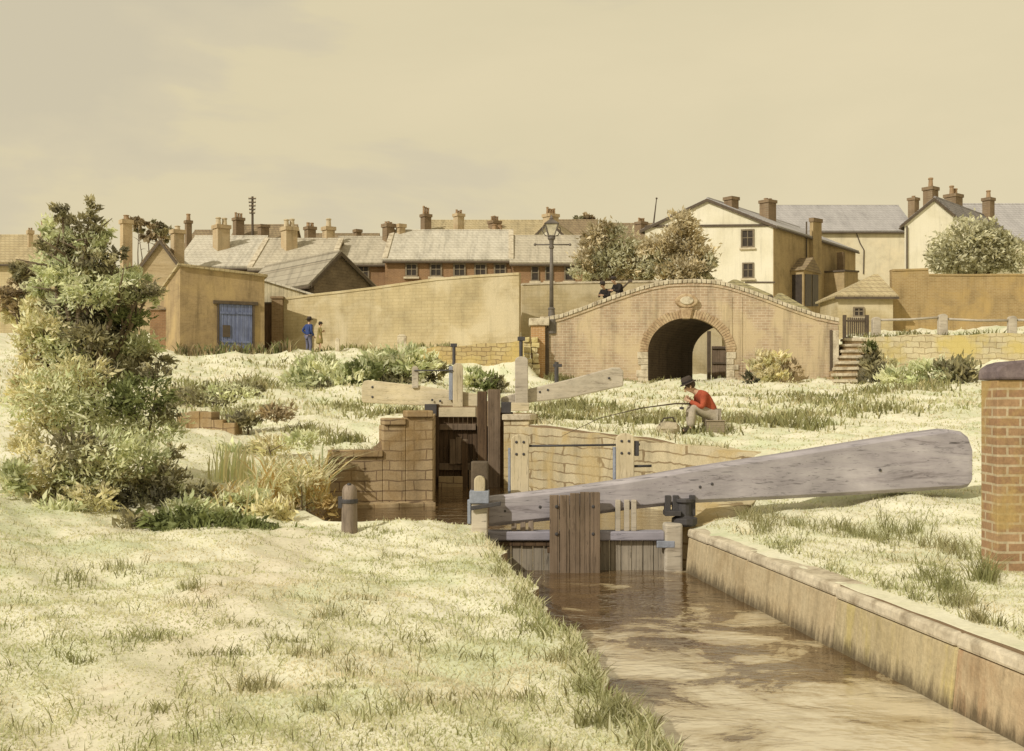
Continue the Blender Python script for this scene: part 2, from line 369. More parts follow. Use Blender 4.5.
def make_ground():
    ys = list(np.arange(-7, 3, .5)) + list(np.arange(3, 13.3, .1)) + list(np.arange(13.3, 15, .06)) + list(np.arange(15, 27, .14)) + \
         list(np.arange(27, 44, .3)) + list(np.arange(44, 56, .2)) + list(np.arange(56, 110, 2.5)) + list(np.arange(110, 900, 45))
    n = 130
    vs = []; W = 2*n + 2 + 1
    for Y in ys:
        l, r = float(edge(LE, Y)), float(edge(RE, Y))
        half = max(9, .62*abs(Y) + 5)
        t = np.linspace(0, 1, n)
        xl = -half + (l+half)*(1-(1-t)**1.35); xr = r + (half+1-r)*(t**1.35)
        zl = gz(xl, np.full(n, Y)); zr = gz(xr, np.full(n, Y))
        bed = -1.6 if Y < 27.15 else (.2 if Y < 34.0 else None)
        if bed is None:
            mid = [(l, Y, zl[-1]), (.5*(l+r), Y, .5*(zl[-1]+zr[0])), (r, Y, zr[0])]
        else:
            mid = [(l+.02, Y, bed), (.5*(l+r), Y, bed-.1), (r-.02, Y, bed)]
        vs += [(x, Y, z) for x, z in zip(xl, zl)] + mid + [(x, Y, z) for x, z in zip(xr, zr)]
    W = 2*n + 3
    fs = [(a*W+b, a*W+b+1, (a+1)*W+b+1, (a+1)*W+b) for a in range(len(ys)-1) for b in range(W-1)]
    me = bpy.data.meshes.new('ground'); me.from_pydata(vs, [], fs)
    me.polygons.foreach_set('use_smooth', [True]*len(fs))
    m = N('dry_turf'); p = m.pos()
    straw, cream, green, earth = (.70,.67,.49), (.76,.73,.57), (.57,.59,.39), (.45,.36,.23)
    c = m.ramp(m.noise(p, .8, 7, .62, .4), [(.36, green), (.50, straw), (.66, cream)])
    worn = m.ramp(m.noise(m.mapping(p, (1.1,.5,1), (3,7,0)), .7, 6, .65, .6), [(.56, 0), (.70, .65)])
    c = m.mix(worn, c, (.69,.61,.45))
    # the trodden towpath, a pinkish strip beside the canal
    sp = m.n('SeparateXYZ'); m.l(p, sp.inputs[0])
    a1 = m.n('Math', operation='MULTIPLY_ADD'); a1.inputs[1].default_value = .085; a1.inputs[2].default_value = 1.0; m.l(sp.outputs[1], a1.inputs[0])
    wv = m.n('Math', operation='MULTIPLY_ADD'); wv.inputs[1].default_value = .9; m.l(m.noise(p, 1.1, 4, .6), wv.inputs[0]); m.l(a1.outputs[0], wv.inputs[2])
    a2 = m.n('Math', operation='ADD'); m.l(sp.outputs[0], a2.inputs[0]); m.l(wv.outputs[0], a2.inputs[1])
    a3 = m.n('Math', operation='ABSOLUTE'); m.l(a2.outputs[0], a3.inputs[0])
    nr = m.ramp(a3.outputs[0], [(.15, .55), (.6, 0)])
    lim = m.n('Math', operation='LESS_THAN'); lim.inputs[1].default_value = 13.2; m.l(sp.outputs[1], lim.inputs[0])
    ml = m.n('Math', operation='MULTIPLY'); m.l(nr, ml.inputs[0]); m.l(lim.outputs[0], ml.inputs[1])
    c = m.mix(ml.outputs[0], c, (.66,.585,.44))
    e = m.ramp(m.noise(m.mapping(p, (1,1,1), (11,2,0)), 1.3, 6, .7, .8), [(.63, 0), (.72, .8)])
    c = m.mix(e, c, earth)
    # steep faces (banks of the cut) show earth
    nn = m.n('SeparateXYZ'); m.l(m.n('NewGeometry').outputs['True Normal'], nn.inputs[0])
    ab = m.n('Math', operation='ABSOLUTE'); m.l(nn.outputs[2], ab.inputs[0])
    c = m.mix(m.ramp(ab.outputs[0], [(.35, 1), (.6, 0)]), c, (.2,.14,.08))
    fn = m.noise(p, 18, 5, .75)
    c = m.mix(1, c, m.ramp(fn, [(.3, .85), (.7, 1.1)]), 'MULTIPLY')
    m.bump(fn, .3, .03)
    o = link('ground', me, m.done(c, .95, .1)); tag(o, kind='structure')
make_ground()

def make_water():
    m = N('muddy_water_painted_reflections'); p = m.pos()
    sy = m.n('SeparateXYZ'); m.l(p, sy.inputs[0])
    dr = m.n('Math', operation='MULTIPLY_ADD'); dr.inputs[1].default_value = -.034; m.l(sy.outputs[1], dr.inputs[0]); m.l(m.noise(m.mapping(p, (1.0,1.35,1), (2,1,0)), .8, 8, .66, .6), dr.inputs[2])  # darkens toward the near gate, whose dark reflection is put into the colour
    col = m.ramp(m.math_add(dr.outputs[0], .335), [(.40, (.10,.06,.026)), (.495, (.15,.095,.042)), (.512, (.36,.28,.155)), (.62, (.60,.52,.36))])  # muddy brown, with pale sky reflections painted in as patches
    h = m.noise(m.mapping(p, (1.0,1.6,1)), 1.7, 3, .55, .6)
    h2 = m.noise(m.mapping(p, (1,2.2,1)), 7, 2, .5)
    ad = m.n('Math', operation='MULTIPLY_ADD'); ad.inputs[1].default_value = .2; m.l(h2, ad.inputs[0]); m.l(h, ad.inputs[2])
    m.bump(ad.outputs[0], .6, .055)
    m.b.inputs['IOR'].default_value = 1.9
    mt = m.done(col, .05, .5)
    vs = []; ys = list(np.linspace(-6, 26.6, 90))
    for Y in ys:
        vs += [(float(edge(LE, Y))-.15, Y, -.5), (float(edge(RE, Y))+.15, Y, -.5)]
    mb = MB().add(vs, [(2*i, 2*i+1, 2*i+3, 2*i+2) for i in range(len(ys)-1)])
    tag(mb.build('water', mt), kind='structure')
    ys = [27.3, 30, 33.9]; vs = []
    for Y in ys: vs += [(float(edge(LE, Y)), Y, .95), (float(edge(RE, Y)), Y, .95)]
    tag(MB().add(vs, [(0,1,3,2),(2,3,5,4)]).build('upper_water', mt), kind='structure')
make_water()
# ------------------------------------------------------------------ canal side walls
def wall_run(name, label, cat, pts, ztop, zbot, thick, mat, cope=None, cope_mat=None, group=None, jag=0):
    """a wall along a plan polyline; ztop a list (one per point); thickness away from the eye"""
    root = thing(name, label, cat, (pts[0][0], pts[0][1], zbot), group)
    n = len(pts); nor = []
    for i in range(n):
        a = Vector(pts[max(0, i-1)]); b = Vector(pts[min(n-1, i+1)]); t = (b-a).normalized()
        q = Vector((-t.y, t.x)); nor.append(q if q.y > 0 or (abs(q.y) < .2 and q.x < 0) else -q)
    vs = []
    for (x, y), z, q in zip(pts, ztop, nor):
        vs += [(x, y, zbot), (x, y, z), (x+q.x*thick, y+q.y*thick, z), (x+q.x*thick, y+q.y*thick, zbot)]
    fs = [(4*i+k, 4*i+4+k, 4*i+4+(k+1) % 4, 4*i+(k+1) % 4) for i in range(n-1) for k in range(4)]
    fs += [(0,1,2,3), (4*n-4, 4*n-1, 4*n-2, 4*n-3)]
    MB().add(vs, fs).build('masonry', mat, root)
    if cope:
        vs = []; o = .04
        for (x, y), z, q in zip(pts, ztop, nor):
            a, b = -o, thick+o
            vs += [(x+q.x*a, y+q.y*a, z+.002), (x+q.x*a, y+q.y*a, z+cope), (x+q.x*b, y+q.y*b, z+cope), (x+q.x*b, y+q.y*b, z+.002)]
        MB().add(vs, fs).build('coping', cope_mat or mat, root, bevel=.01)
    return root

def subdiv(pts, zt, step=.6, jag=.0):
    P2, Z2 = [], []
    for (a, b), (za, zb) in zip(zip(pts, pts[1:]), zip(zt, zt[1:])):
        d = (Vector(b)-Vector(a)).length; k = max(1, int(d/step))
        for i in range(k):
            t = i/k; P2.append((a[0]+(b[0]-a[0])*t, a[1]+(b[1]-a[1])*t)); Z2.append(za+(zb-za)*t + random.uniform(-jag, jag))
    P2.append(pts[-1]); Z2.append(zt[-1]); return P2, Z2

def canal_wall():
    root = thing('canal_wall', 'pale rendered canal side wall with flat coping along the right bank', 'canal wall', (2.18, 13.5, -1.5))
    R = lambda Y: float(edge(RE, Y))
    cuts = [13.42, 12.67, 11.43, 9.32, 7.46, 6.3, 4.2, 1.5]
    mats = [CANAL_FACE, CANAL_FACE, CANAL_FACE, CANAL_YELLOW, CANAL_RUST, CANAL_FACE, CANAL_FACE]
    for k, (a, b) in enumerate(zip(cuts, cuts[1:])):
        a -= .006; b += .006
        dz = random.uniform(-.012, .012)
        xa, xb = R(a), R(b); s = .14
        vs = [(xa-.01,a,-1.4),(xb-.03,b,-1.4),(xb-.03-s*.2,b,-.0+dz),(xa-.01-s*.2,a,.0+dz)]
        MB().prism([(xa-.06-.10,a,-1.4),(xb-.06-.16,b,-1.4),(xb+.3,b,-1.4),(xa+.3,a,-1.4)], (0,0,.01))
        m = MB().add([(xa-.16,a,-1.4),(xb-.2,b,-1.4),(xb+.3,b,-1.4),(xa+.3,a,-1.4),
                      (xa-.04,a,-.07+dz),(xb-.04,b,-.07+dz),(xb+.3,b,-.07+dz),(xa+.3,a,-.07+dz)],
                     [(0,3,2,1),(4,5,6,7),(0,1,5,4),(1,2,6,5),(2,3,7,6),(3,0,4,7)])
        m.build('wall_block', mats[k], root, bevel=.015)
        w = .26 + random.uniform(-.04, .03)
        m = MB().add([(xa-.06,a,-.065+dz),(xb-.06,b,-.065+dz),(xb+w,b,-.065+dz),(xa+w,a,-.065+dz),
                      (xa-.05,a,.035+dz),(xb-.05,b,.035+dz),(xb+w,b,.04+dz),(xa+w,a,.04+dz)],
                     [(0,3,2,1),(4,5,6,7),(0,1,5,4),(1,2,6,5),(2,3,7,6),(3,0,4,7)])
        m.build('coping_stone', COPING, root, bevel=.025)
canal_wall()

def wing_wall():
    root = thing('stone_wall', 'brown stone lock wall stepping up to the dark upper gate, bollard in front', 'stone wall', (-3.6, 21.6, -1.5))
    # low run on the left, two taller steps by the gate
    B = Vector((-1.58, 22.02)); A2 = Vector((-3.57, 21.5))
    def at(px):        # point of the wall's face line seen in column px
        k = (px-CX)/F
        # x = k*y on the line from A2 to B
        d = B - A2; t = (k*A2.y - A2.x)/(d.x - k*d.y); return A2 + d*t
    def seg(p, q, zt, th, name, mat, zb=-1.5):
        d = (q-p).normalized(); n = Vector((-d.y, d.x)); n = n if n.x < 0 else -n
        poly = [(p.x, p.y, zb), (q.x, q.y, zb), (q.x+n.x*th, q.y+n.y*th, zb), (p.x+n.x*th, p.y+n.y*th, zb)]
        return MB().prism(poly, (0,0,zt-zb)).build(name, mat, root, bevel=.02)
    a, b, c, d = A2, at(383), at(406), B
    seg(a, b, .47, .5, 'low_masonry', LOCK_STONE)
    seg(b, c, 1.10, .6, 'stepped_masonry', LOCK_STONE)
    seg(c, d, 1.25, .6, 'tall_masonry', LOCK_STONE)
    MB().prism([(d.x-.004,d.y+.02,-1.5),(-1.84,26.5,-1.5),(-2.3,26.5,-1.5),(d.x-.5,d.y+.62,-1.5)], (0,0,2.77)).build('return_masonry', LOCK_STONE, root)
    # footing ledge just above the water
    m = MB(); dd = (B-A2).normalized(); n = Vector((dd.y, -dd.x))
    m.prism([(A2.x, A2.y, -1.5), (B.x, B.y, -1.5), (B.x+n.x*.3, B.y+n.y*.3, -1.5), (A2.x+n.x*.35, A2.y+n.y*.35, -1.5)], (0,0,1.08))
    m.build('footing', LOCK_STONE, root, bevel=.02)
    for p, q, z in ((a, b, .47), (b, c, 1.10), (c, d, 1.25)):
        e = (q-p).normalized(); n = Vector((e.y, -e.x))
        p2 = p + n*.05 + e*.004; q2 = q + n*.05 - e*.004
        w = -n*.5
        MB().prism([(p2.x,p2.y,z+.002),(q2.x,q2.y,z+.002),(q2.x+w.x,q2.y+w.y,z+.002),(p2.x+w.x,p2.y+w.y,z+.002)], (0,0,.14)).build('coping_slab', LOCK_STONE, root, bevel=.025)
wing_wall()
def pound_wall():
    pts = [(.12, 26.1), (1.1, 24.25), (2.47, 21.65), (3.92, 18.9), (4.15, 18.4)]
    p, z = subdiv(pts, [1.0, .9, .84, .7, .55], .5, .03)
    w = wall_run('stone_wall', 'long pale coursed stone wall below the seated angler, behind the great beam', 'stone wall', p, z, -1.5, .5, LOCK_PALE)
    q = [(4.12,18.75,.6),(3.36,16.0,.4),(2.58,14.3,.14),(2.2,13.72,.03)]
    MB().add([v for x, y, t in q for v in ((x-.16,y,-1.5),(x-.12,y,t),(x+.45,y,t+.02),(x+.45,y,-1.5))],
             [(4*i+k, 4*i+4+k, 4*i+4+(k+1) % 4, 4*i+(k+1) % 4) for i in range(3) for k in range(4)] + [(0,1,2,3),(15,14,13,12)]).build('return_masonry', LOCK_PALE, w)
    r = thing('stone_pier', 'short pale stone pier beside the dark upper gate posts', 'stone pier', (.2, 26.2, -1.5))
    MB().prism([(-.2,26.12,-1.5),(.40,26.0,-1.5),(.55,26.7,-1.5),(-.05,26.8,-1.5)], (0,0,2.62)).build('shaft', LOCK_PALE, r, bevel=.02)
    MB().prism([(-.24,26.06,1.122),(.44,25.94,1.122),(.6,26.74,1.122),(-.09,26.84,1.122)], (0,0,.14)).build('cap', COPING, r, bevel=.02)
pound_wall()
# chamber behind the upper gates
def chamber():
    p = [(-2.0, 26.9), (-2.75, 33.9)]
    wall_run('chamber_wall', 'stone side of the upper lock chamber under the left beam', 'lock wall', p, [1.28,1.3], .0, .35, LOCK_STONE)
    p = [(.28, 26.9), (-.5, 33.9)]
    r = thing('chamber_wall', 'stone side of the upper lock chamber under the tilted right beam', 'lock wall', (.28,26.9,0))
    MB().prism([(.28,26.9,0),(-.5,33.9,0),(-.15,33.9,0),(.63,26.9,0)], (0,0,1.26)).build('masonry', LOCK_STONE, r)
chamber()
# crumbling old brick ledges in the left bank
for lab, x0, x1, y0, y1, Y in (('broken strip of brown brickwork in the grassy bank, upper one', 178, 236, 411, 441, 24.0),
                               ('broken stub of brown brickwork low in the bank beside the big bush', 176, 206, 459, 482, 20.5)):
    r = thing('brick_ledge', lab, 'old brickwork', (PX(x0, Y), Y, PZ(y1, Y)))
    m = MB(); a, b = PX(x0, Y), PX(x1, Y); zt, zb = PZ(y0, Y), PZ(y1, Y)-.5
    k = 5
    for i in range(k):
        xa, xb = a+(b-a)*i/k, a+(b-a)*(i+1)/k
        m.box(xa, xb-.002, Y-.1-.02*random.random(), Y+.6, zb, zt - random.uniform(0,.1) - (0 if i < 3 else .05*i))
    m.build('masonry', COTTAGE_BRICK if False else LOCK_STONE, r, bevel=.015)

# ------------------------------------------------------------------ the near gate
def bolt(parent, p, r=.022): return MB().ball(p, (r, r*.6, r), 6, 5).build('bolt', IRON, parent)
def round_post(m, x0, x1, y0, y1, z0, z1, rise=.08):
    n = 8; w = x1-x0; poly = [(x0, y0, z0), (x1, y0, z0)]
    for i in range(n+1):
        th = math.pi*i/n
        poly.append(((x0+x1)/2 + w/2*math.cos(th), y0, z1-rise + rise*math.sin(th)))
    m.prism(poly, (0, y1-y0, 0))

def near_gate():
    Y = 13.55
    X = lambda px, y=Y: PX(px, y)
    Z = lambda py, y=Y: PZ(py, y)
    r = thing('lock_gate', 'closed plank lock gate across the near canal with a huge grey balance beam', 'lock gate', (X(690), Y, -.55))
    # boards below the top rail
    m = MB(); n = 17; a, b = X(489), X(676)
    for i in range(n):
        xa, xb = a+(b-a)*i/n, a+(b-a)*(i+1)/n
        m.box(xa+.004, xb-.004, Y+.02+random.uniform(-.008,.008), Y+.09, -1.4, Z(541))
    m.build('gate_boards', GATE_PALE, r, bevel=.004)
    MB().box(X(488), X(664), Y-.06, Y+.16, Z(540), Z(531)).build('top_rail', RAIL_BLUE, r, bevel=.015)
    MB().box(X(488), X(560), Y-.02, Y+.10, Z(546), Z(541.5)).build('under_rail', GATE_DARK, r, bevel=.008)
    MB().box(X(664), X(682), Y-.08, Y+.16, -1.4, Z(523)).build('heel_post', OAK_GREY, r, bevel=.03)
    mi = MB().box(X(656), X(674), Y-.085, Y-.05, Z(547), Z(540)); mi.build('heel_strap', IRON_BLUE, r, bevel=.01)
    # short struts between rail and beam
    for px in (514, 523, 531, 618, 627, 634):
        MB().box(X(px-2.6), X(px+2.6), Y+.0, Y+.07, Z(531.5), Z(500)).build('strut', OAK_GREY if px > 600 else BOLLARD_WOOD, r, bevel=.008)
    # central paddle frame of dark planks
    pad = MB(); a, b = X(549), X(599); k = 5
    for i in range(k):
        xa, xb = a+(b-a)*i/k, a+(b-a)*(i+1)/k
        pad.box(xa+.003, xb-.003, Y-.20+random.uniform(-.01,.006), Y-.12, -.75, Z(494-.8*i)+random.uniform(-.012,.012))
    pad = pad.build('paddle_board', GATE_BROWN, r, bevel=.006)
    MB().box(X(547), X(600), Y-.12, Y-.065, Z(552), Z(546)).build('ledge', GATE_DARK, pad, bevel=.01)
    for px in (556, 592):
        for py in (505, 532): bolt(pad, (X(px), Y-.205, Z(py)))
    # balance beam: a tapered, rounded baulk
    prof = [(489,497,527,13.5),(560,489,520,13.55),(630,479,510,13.6),(690,468.5,503.5,13.7),(780,455,499.5,13.85),(860,442,495,13.97),(915,433.5,491.5,14.04),(948,429.2,489.5,14.08),(962,431.5,489,14.1),(969,437,487,14.11),(972.5,447,482,14.12)]
    vs = []; n = len(prof)
    for px, yt, yb, y in prof:
        t = np.interp(px, [489, 972], [.24, .42]); zt, zb = Z(yt, y), Z(yb, y); x = X(px, y)
        e = .045
        vs += [(x, y+e, zb), (x, y, zb+e), (x, y, zt-e), (x, y+e, zt), (x, y+t-e, zt), (x, y+t, zt-e), (x, y+t, zb+e), (x, y+t-e, zb)]
    fs = [(8*i+k, 8*i+8+k, 8*i+8+(k+1) % 8, 8*i+(k+1) % 8) for i in range(n-1) for k in range(8)] + [tuple(range(8)), tuple(8*n-8+k for k in range(8))[::-1]]
    beam = MB().add(vs, fs).build('balance_beam', OAK_BEAM, r, bevel=.006)
    for px, py, y in ((700,487,13.72),(712,484,13.74),(505,511,13.52),(540,507,13.54),(880,470,13.99)): bolt(beam, (X(px,y), y-.004, Z(py,y)), .02)
    # hand-rail posts bolted behind the beam
    for px0, px1, yt, yb in ((511,529,434,512),(616,634,433,500)):
        y = 13.93; m = MB(); round_post(m, X(px0,y), X(px1,y), y-.035, y+.06, Z(yb,y), Z(yt,y)); p = m.build('handrail_post', OAK_PALE, r, bevel=.012)
        MB().box(X(px0-3,y), X(px0,y)-.004, y-.02, y+.05, Z(yb-2,y), Z(yt+14,y)).build('iron_strap', IRON_BLUE, p, bevel=.006)
        for dx in (.3, .7):
            for py in (yt+8, yt+20): bolt(p, (X(px0+(px1-px0)*dx,y), y-.04, Z(py,y)), .018)
    MB().tube([(X(528,y), y+.02, Z(446,y)), (X(575,y), y+.02, Z(445.5,y)), (X(640,y), y+.02, Z(444.5,y))], .014, 8).build('handrail', IRON, r, smooth=True)
    MB().box(X(634.5,y), X(639,y), y-.01, y+.06, Z(456,y), Z(441,y)).build('rail_bracket', IRON, r, bevel=.008)
    MB().tube([(X(630,y), y+.04, Z(466.5,y)), (X(652,y), y+.04, Z(466,y))], .016, 8).build('spindle', IRON, r, smooth=True)
    # iron collar and anchor at the heel
    m = MB().lathe((X(686), Y+.12, Z(527)), [(.13,0),(.16,.03),(.16,.10),(.09,.13),(.085,.28),(.12,.3),(.12,.34)], 12)
    m.box(X(665), X(681), Y-.02, Y+.2, Z(516), Z(511)); m.build('collar', IRON, r, smooth=False, bevel=.006)
    for px in (669, 677, 694): MB().box(X(px-3), X(px+3), Y+.10, Y+.2, Z(517), Z(496)).build('anchor_bar', IRON, r, bevel=.008)
near_gate()

def quoin_post():
    Y = 13.25; X = lambda px: PX(px, Y); Z = lambda py: PZ(py, Y)
    r = thing('gate_post', 'squat gate post with dark capped top and blue iron collar at the canal edge', 'gate post', (X(479), Y, -.6))
    MB().box(X(471), X(487.5), Y, Y+.22, -1.2, Z(503)).build('post', OAK_GREY, r, bevel=.015)
    MB().box(X(469.5), X(489), Y-.02, Y+.24, Z(503.5), Z(491)).build('collar', IRON_BLUE, r, bevel=.01)
    m = MB(); round_post(m, X(474), X(485), Y+.01, Y+.13, Z(492), Z(476), .06); m.build('peg', OAK_PALE, r, bevel=.01)
    MB().box(X(470.5), X(488), Y+.14, Y+.26, Z(492), Z(462)).build('cap_block', DARK_WOOD, r, bevel=.02)
    MB().box(X(467.5), X(470.7), Y-.01, Y+.1, Z(524), Z(500)).build('side_plate', IRON_BLUE, r, bevel=.006)
    MB().obox((X(471), Y-.06, Z(510)), (X(501)-X(471), -.02, .06), (0,.035,0), (0,0,.05)).build('iron_bar', IRON, r, bevel=.006)
quoin_post()

def bollard():
    Y = 13.4; x0, x1 = PX(342, Y), PX(357, Y); zb = g((x0+x1)/2, Y)
    r = thing('mooring_post', 'weathered round topped wooden mooring post on the left grass bank', 'mooring post', ((x0+x1)/2, Y, zb))
    c = (x0+x1)/2
    MB().lathe((c, Y, zb-.2), [(.105,0),(.1,.25),(.094,.5),(.09,.66),(.09,.71),(.075,.76),(.04,.79),(.01,.795)], 14).build('post', BOLLARD_WOOD, r, smooth=True)
    m = MB().lathe((c, Y, zb+.36), [(.1,0),(.104,.01),(.104,.04),(.1,.05)], 14); m.box(c-.135, c-.09, Y-.03, Y+.03, zb+.3, zb+.44); m.build('iron_band', IRON, r)
    MB().ball((c, Y-.03, zb+.585), (.028,.028,.024)).build('ring_bolt', IRON, r, smooth=True)
bollard()

# ------------------------------------------------------------------ the upper gates
def upper_gates():
    Y = 26.7; X = lambda px, y=Y: PX(px, y); Z = lambda py, y=Y: PZ(py, y)
    r = thing('lock_gate', 'dark upper lock gate leaf with a level pale balance beam pointing left', 'lock gate', (X(435), Y, -.55), 'upper lock gates')
    MB().box(X(431), X(439), Y-.1, Y+.2, -1.3, Z(404)).build('heel_post', GATE_DARK, r, bevel=.02)
    MB().box(X(425), X(437), Y-.14, Y-.104, Z(416), Z(404)).build('iron_strap', IRON, r, bevel=.01)
    MB().box(X(439)+.003, X(476), Y-.12, Y+.16, Z(417), Z(407.5)).build('top_rail', OAK_PALE_X, r, bevel=.015)
    m = MB(); k = 8; a, b = X(439)+.003, X(477)
    for i in range(k):
        xa, xb = a+(b-a)*i/k, a+(b-a)*(i+1)/k
        m.box(xa+.004, xb-.004, Y+.04+random.uniform(-.01,.01), Y+.1, -1.3, Z(417)-.003)
    m.build('gate_boards', GATE_DARK, r, bevel=.004)
    MB().box(X(439)+.004, X(476), Y-.07, Y+.035, Z(430), Z(424)).build('upper_rail', GATE_BROWN, r, bevel=.01)
    MB().box(X(439)+.004, X(470), Y-.07, Y+.035, Z(470), Z(463)).build('lower_rail', GATE_BROWN, r, bevel=.01)
    pd = MB()
    for i in range(3): pd.box(X(450+6*i)+.004, X(456+6*i)-.004, Y-.14, Y-.075, Z(464-.5*i), Z(437+2*abs(i-1)))
    pd.build('paddle_board', GATE_BROWN, r, bevel=.006)
    MB().box(X(462), X(468), Y-.16, Y-.145, Z(492), Z(441)).build('paddle_rod', GATE_DARK, r, bevel=.006)
    MB().box(X(439), X(463), Y-.2, Y-.02, Z(487), Z(476)).build('lower_beam', LOCK_STONE, r, bevel=.01)
    MB().box(X(469), X(478)-.004, Y-.12, Y+.12, -1.3, Z(470)).build('mitre_block', GATE_BROWN, r, bevel=.01)
    prof = [(361.5,386,401,27.0),(363.5,381,402.5,27.0),(368,380,403,27.0),(420,385.5,405.5,26.85),(478,394,406.5,26.72)]
    vs = []
    for px, yt, yb, y in prof: vs += [(X(px,y), y, Z(yb,y)), (X(px,y), y, Z(yt,y)), (X(px,y), y+.3, Z(yt,y)), (X(px,y), y+.3, Z(yb,y))]
    n = len(prof); fs = [(4*i+k, 4*i+4+k, 4*i+4+(k+1) % 4, 4*i+(k+1) % 4) for i in range(n-1) for k in range(4)] + [(0,1,2,3), (4*n-1,4*n-2,4*n-3,4*n-4)]
    bm = MB().add(vs, fs).build('balance_beam', OAK_PALE_X, r, bevel=.025)
    for px, py in ((371,387),(371,397),(432,400),(440,401)): bolt(bm, (X(px), 26.76 if px > 400 else 26.98, Z(py)), .03)
    m = MB(); round_post(m, X(453), X(463), Y-.10, Y+.0, Z(407), Z(363), .1); hp = m.build('handrail_post', OAK_PALE, r, bevel=.015)
    MB().box(X(449), X(453)-.003, Y-.06, Y+.05, Z(400), Z(366)).build('iron_strap', IRON_BLUE, hp, bevel=.01)
    MB().tube([(X(454), Y-.02, Z(365)), (X(454), Y-.02, Z(345))], .04, 8).build('paddle_spindle', IRON, r)
    MB().box(X(450.5), X(457), Y-.06, Y+.02, Z(347), Z(343.5)).build('spindle_head', IRON, r, bevel=.01)
    m = MB(); round_post(m, X(411.5), X(418), 26.8, 26.88, Z(388), Z(366), .06); m.build('handrail_post', OAK_GREY, r, bevel=.015)
    MB().tube([(X(414), 26.79, Z(370.5)), (X(453), Y-.12, Z(370.5))], .018, 6).build('handrail', IRON, r)

    r = thing('lock_gate', 'upper gate leaf with tall dark mitre posts and a tilted grey beam', 'lock gate', (X(510), Y, -.55), 'upper lock gates')
    MB().box(X(477.5), X(487), Y-.16, Y+.12, -1.3, Z(391.5)).build('mitre_post', GATE_DARK, r, bevel=.02)
    MB().box(X(488), X(500.5), Y-.2, Y+.14, -1.3, Z(389.5)).build('mitre_post', GATE_BROWN, r, bevel=.02)
    MB().box(X(500.5)+.004, X(513), Y-.05, Y+.1, -1.3, Z(412)).build('gate_boards', GATE_DARK, r, bevel=.01)
    MB().box(X(501), X(511), Y-.16, Y-.055, Z(413), Z(402)).build('iron_strap', IRON, r, bevel=.01)
    MB().box(X(511)+.003, X(529), Y-.16, Y+.1, Z(411), Z(402.5)).build('top_rail', OAK_PALE_X, r, bevel=.015)
    prof = [(501,397.5,404,26.7),(530,388.5,402.5,26.76),(570,379,398,26.86),(612,367.5,388.5,26.98),(620,367.5,387,27.0),(623.5,371,386,27.0)]
    vs = []
    for px, yt, yb, y in prof: vs += [(X(px,y), y, Z(yb,y)), (X(px,y), y, Z(yt,y)), (X(px,y), y+.32, Z(yt,y)), (X(px,y), y+.32, Z(yb,y))]
    n = len(prof); fs = [(4*i+k, 4*i+4+k, 4*i+4+(k+1) % 4, 4*i+(k+1) % 4) for i in range(n-1) for k in range(4)] + [(0,1,2,3), (4*n-1,4*n-2,4*n-3,4*n-4)]
    bm = MB().add(vs, fs).build('balance_beam', OAK_GREY, r, bevel=.03)
    for px, py in ((540,392),(548,390),(610,378)): bolt(bm, (X(px), np.interp(px,[501,624],[26.69,26.98]), Z(py)), .03)
    m = MB(); round_post(m, X(515), X(528), Y-.16, Y-.03, Z(403), Z(356.5), .1); m.build('handrail_post', OAK_GREY, r, bevel=.02)
    MB().tube([(X(521), Y-.1, Z(358)), (X(521), Y-.1, Z(339))], .045, 8).build('paddle_spindle', IRON, r)
    MB().box(X(517.5), X(525), Y-.16, Y-.04, Z(341), Z(337)).build('spindle_head', IRON, r, bevel=.01)
upper_gates()
y = 36.0
r = thing('iron_post', 'thin iron post with a crossed head behind the tilted upper beam', 'iron post', (PX(557,y), y, g(PX(557,y),y)))
MB().tube([(PX(556.5,y), y, g(PX(557,y),y)-.2), (PX(556.5,y), y, PZ(362,y))], .07, 8).build('shaft', IRON, r)
MB().box(PX(553,y), PX(562,y), y-.06, y+.06, PZ(367,y), PZ(364,y)).build('crossbar', IRON, r, bevel=.015)

# brick gate pillar at the right edge
def pillar():
    Y = 9.7; x0 = PX(981, Y+.34); x1 = x0+.46; zb = g((x0+x1)/2, Y)
    r = thing('brick_pillar', 'square red brown brick pillar with a dark rounded cap at the right edge', 'pillar', ((x0+x1)/2, Y, zb))
    MB().box(x0, x1, Y, Y+.34, zb-.3, PZ(380, Y)).build('shaft', PILLAR_BRICK, r, bevel=.008)
    zt, z0 = PZ(360, Y), PZ(380, Y)+.003; n = 8; cx = (x0+x1)/2; w = .25
    poly = [(cx-w, Y-.03, z0), (cx+w, Y-.03, z0)] + [(cx + w*math.cos(math.pi*i/n)*.98, Y-.03, z0+.07+(zt-z0-.07)*math.sin(math.pi*i/n)) for i in range(n+1)]
    MB().prism(poly, (0, .40, 0)).build('cap', PILLAR_CAP, r, bevel=.02)
pillar()

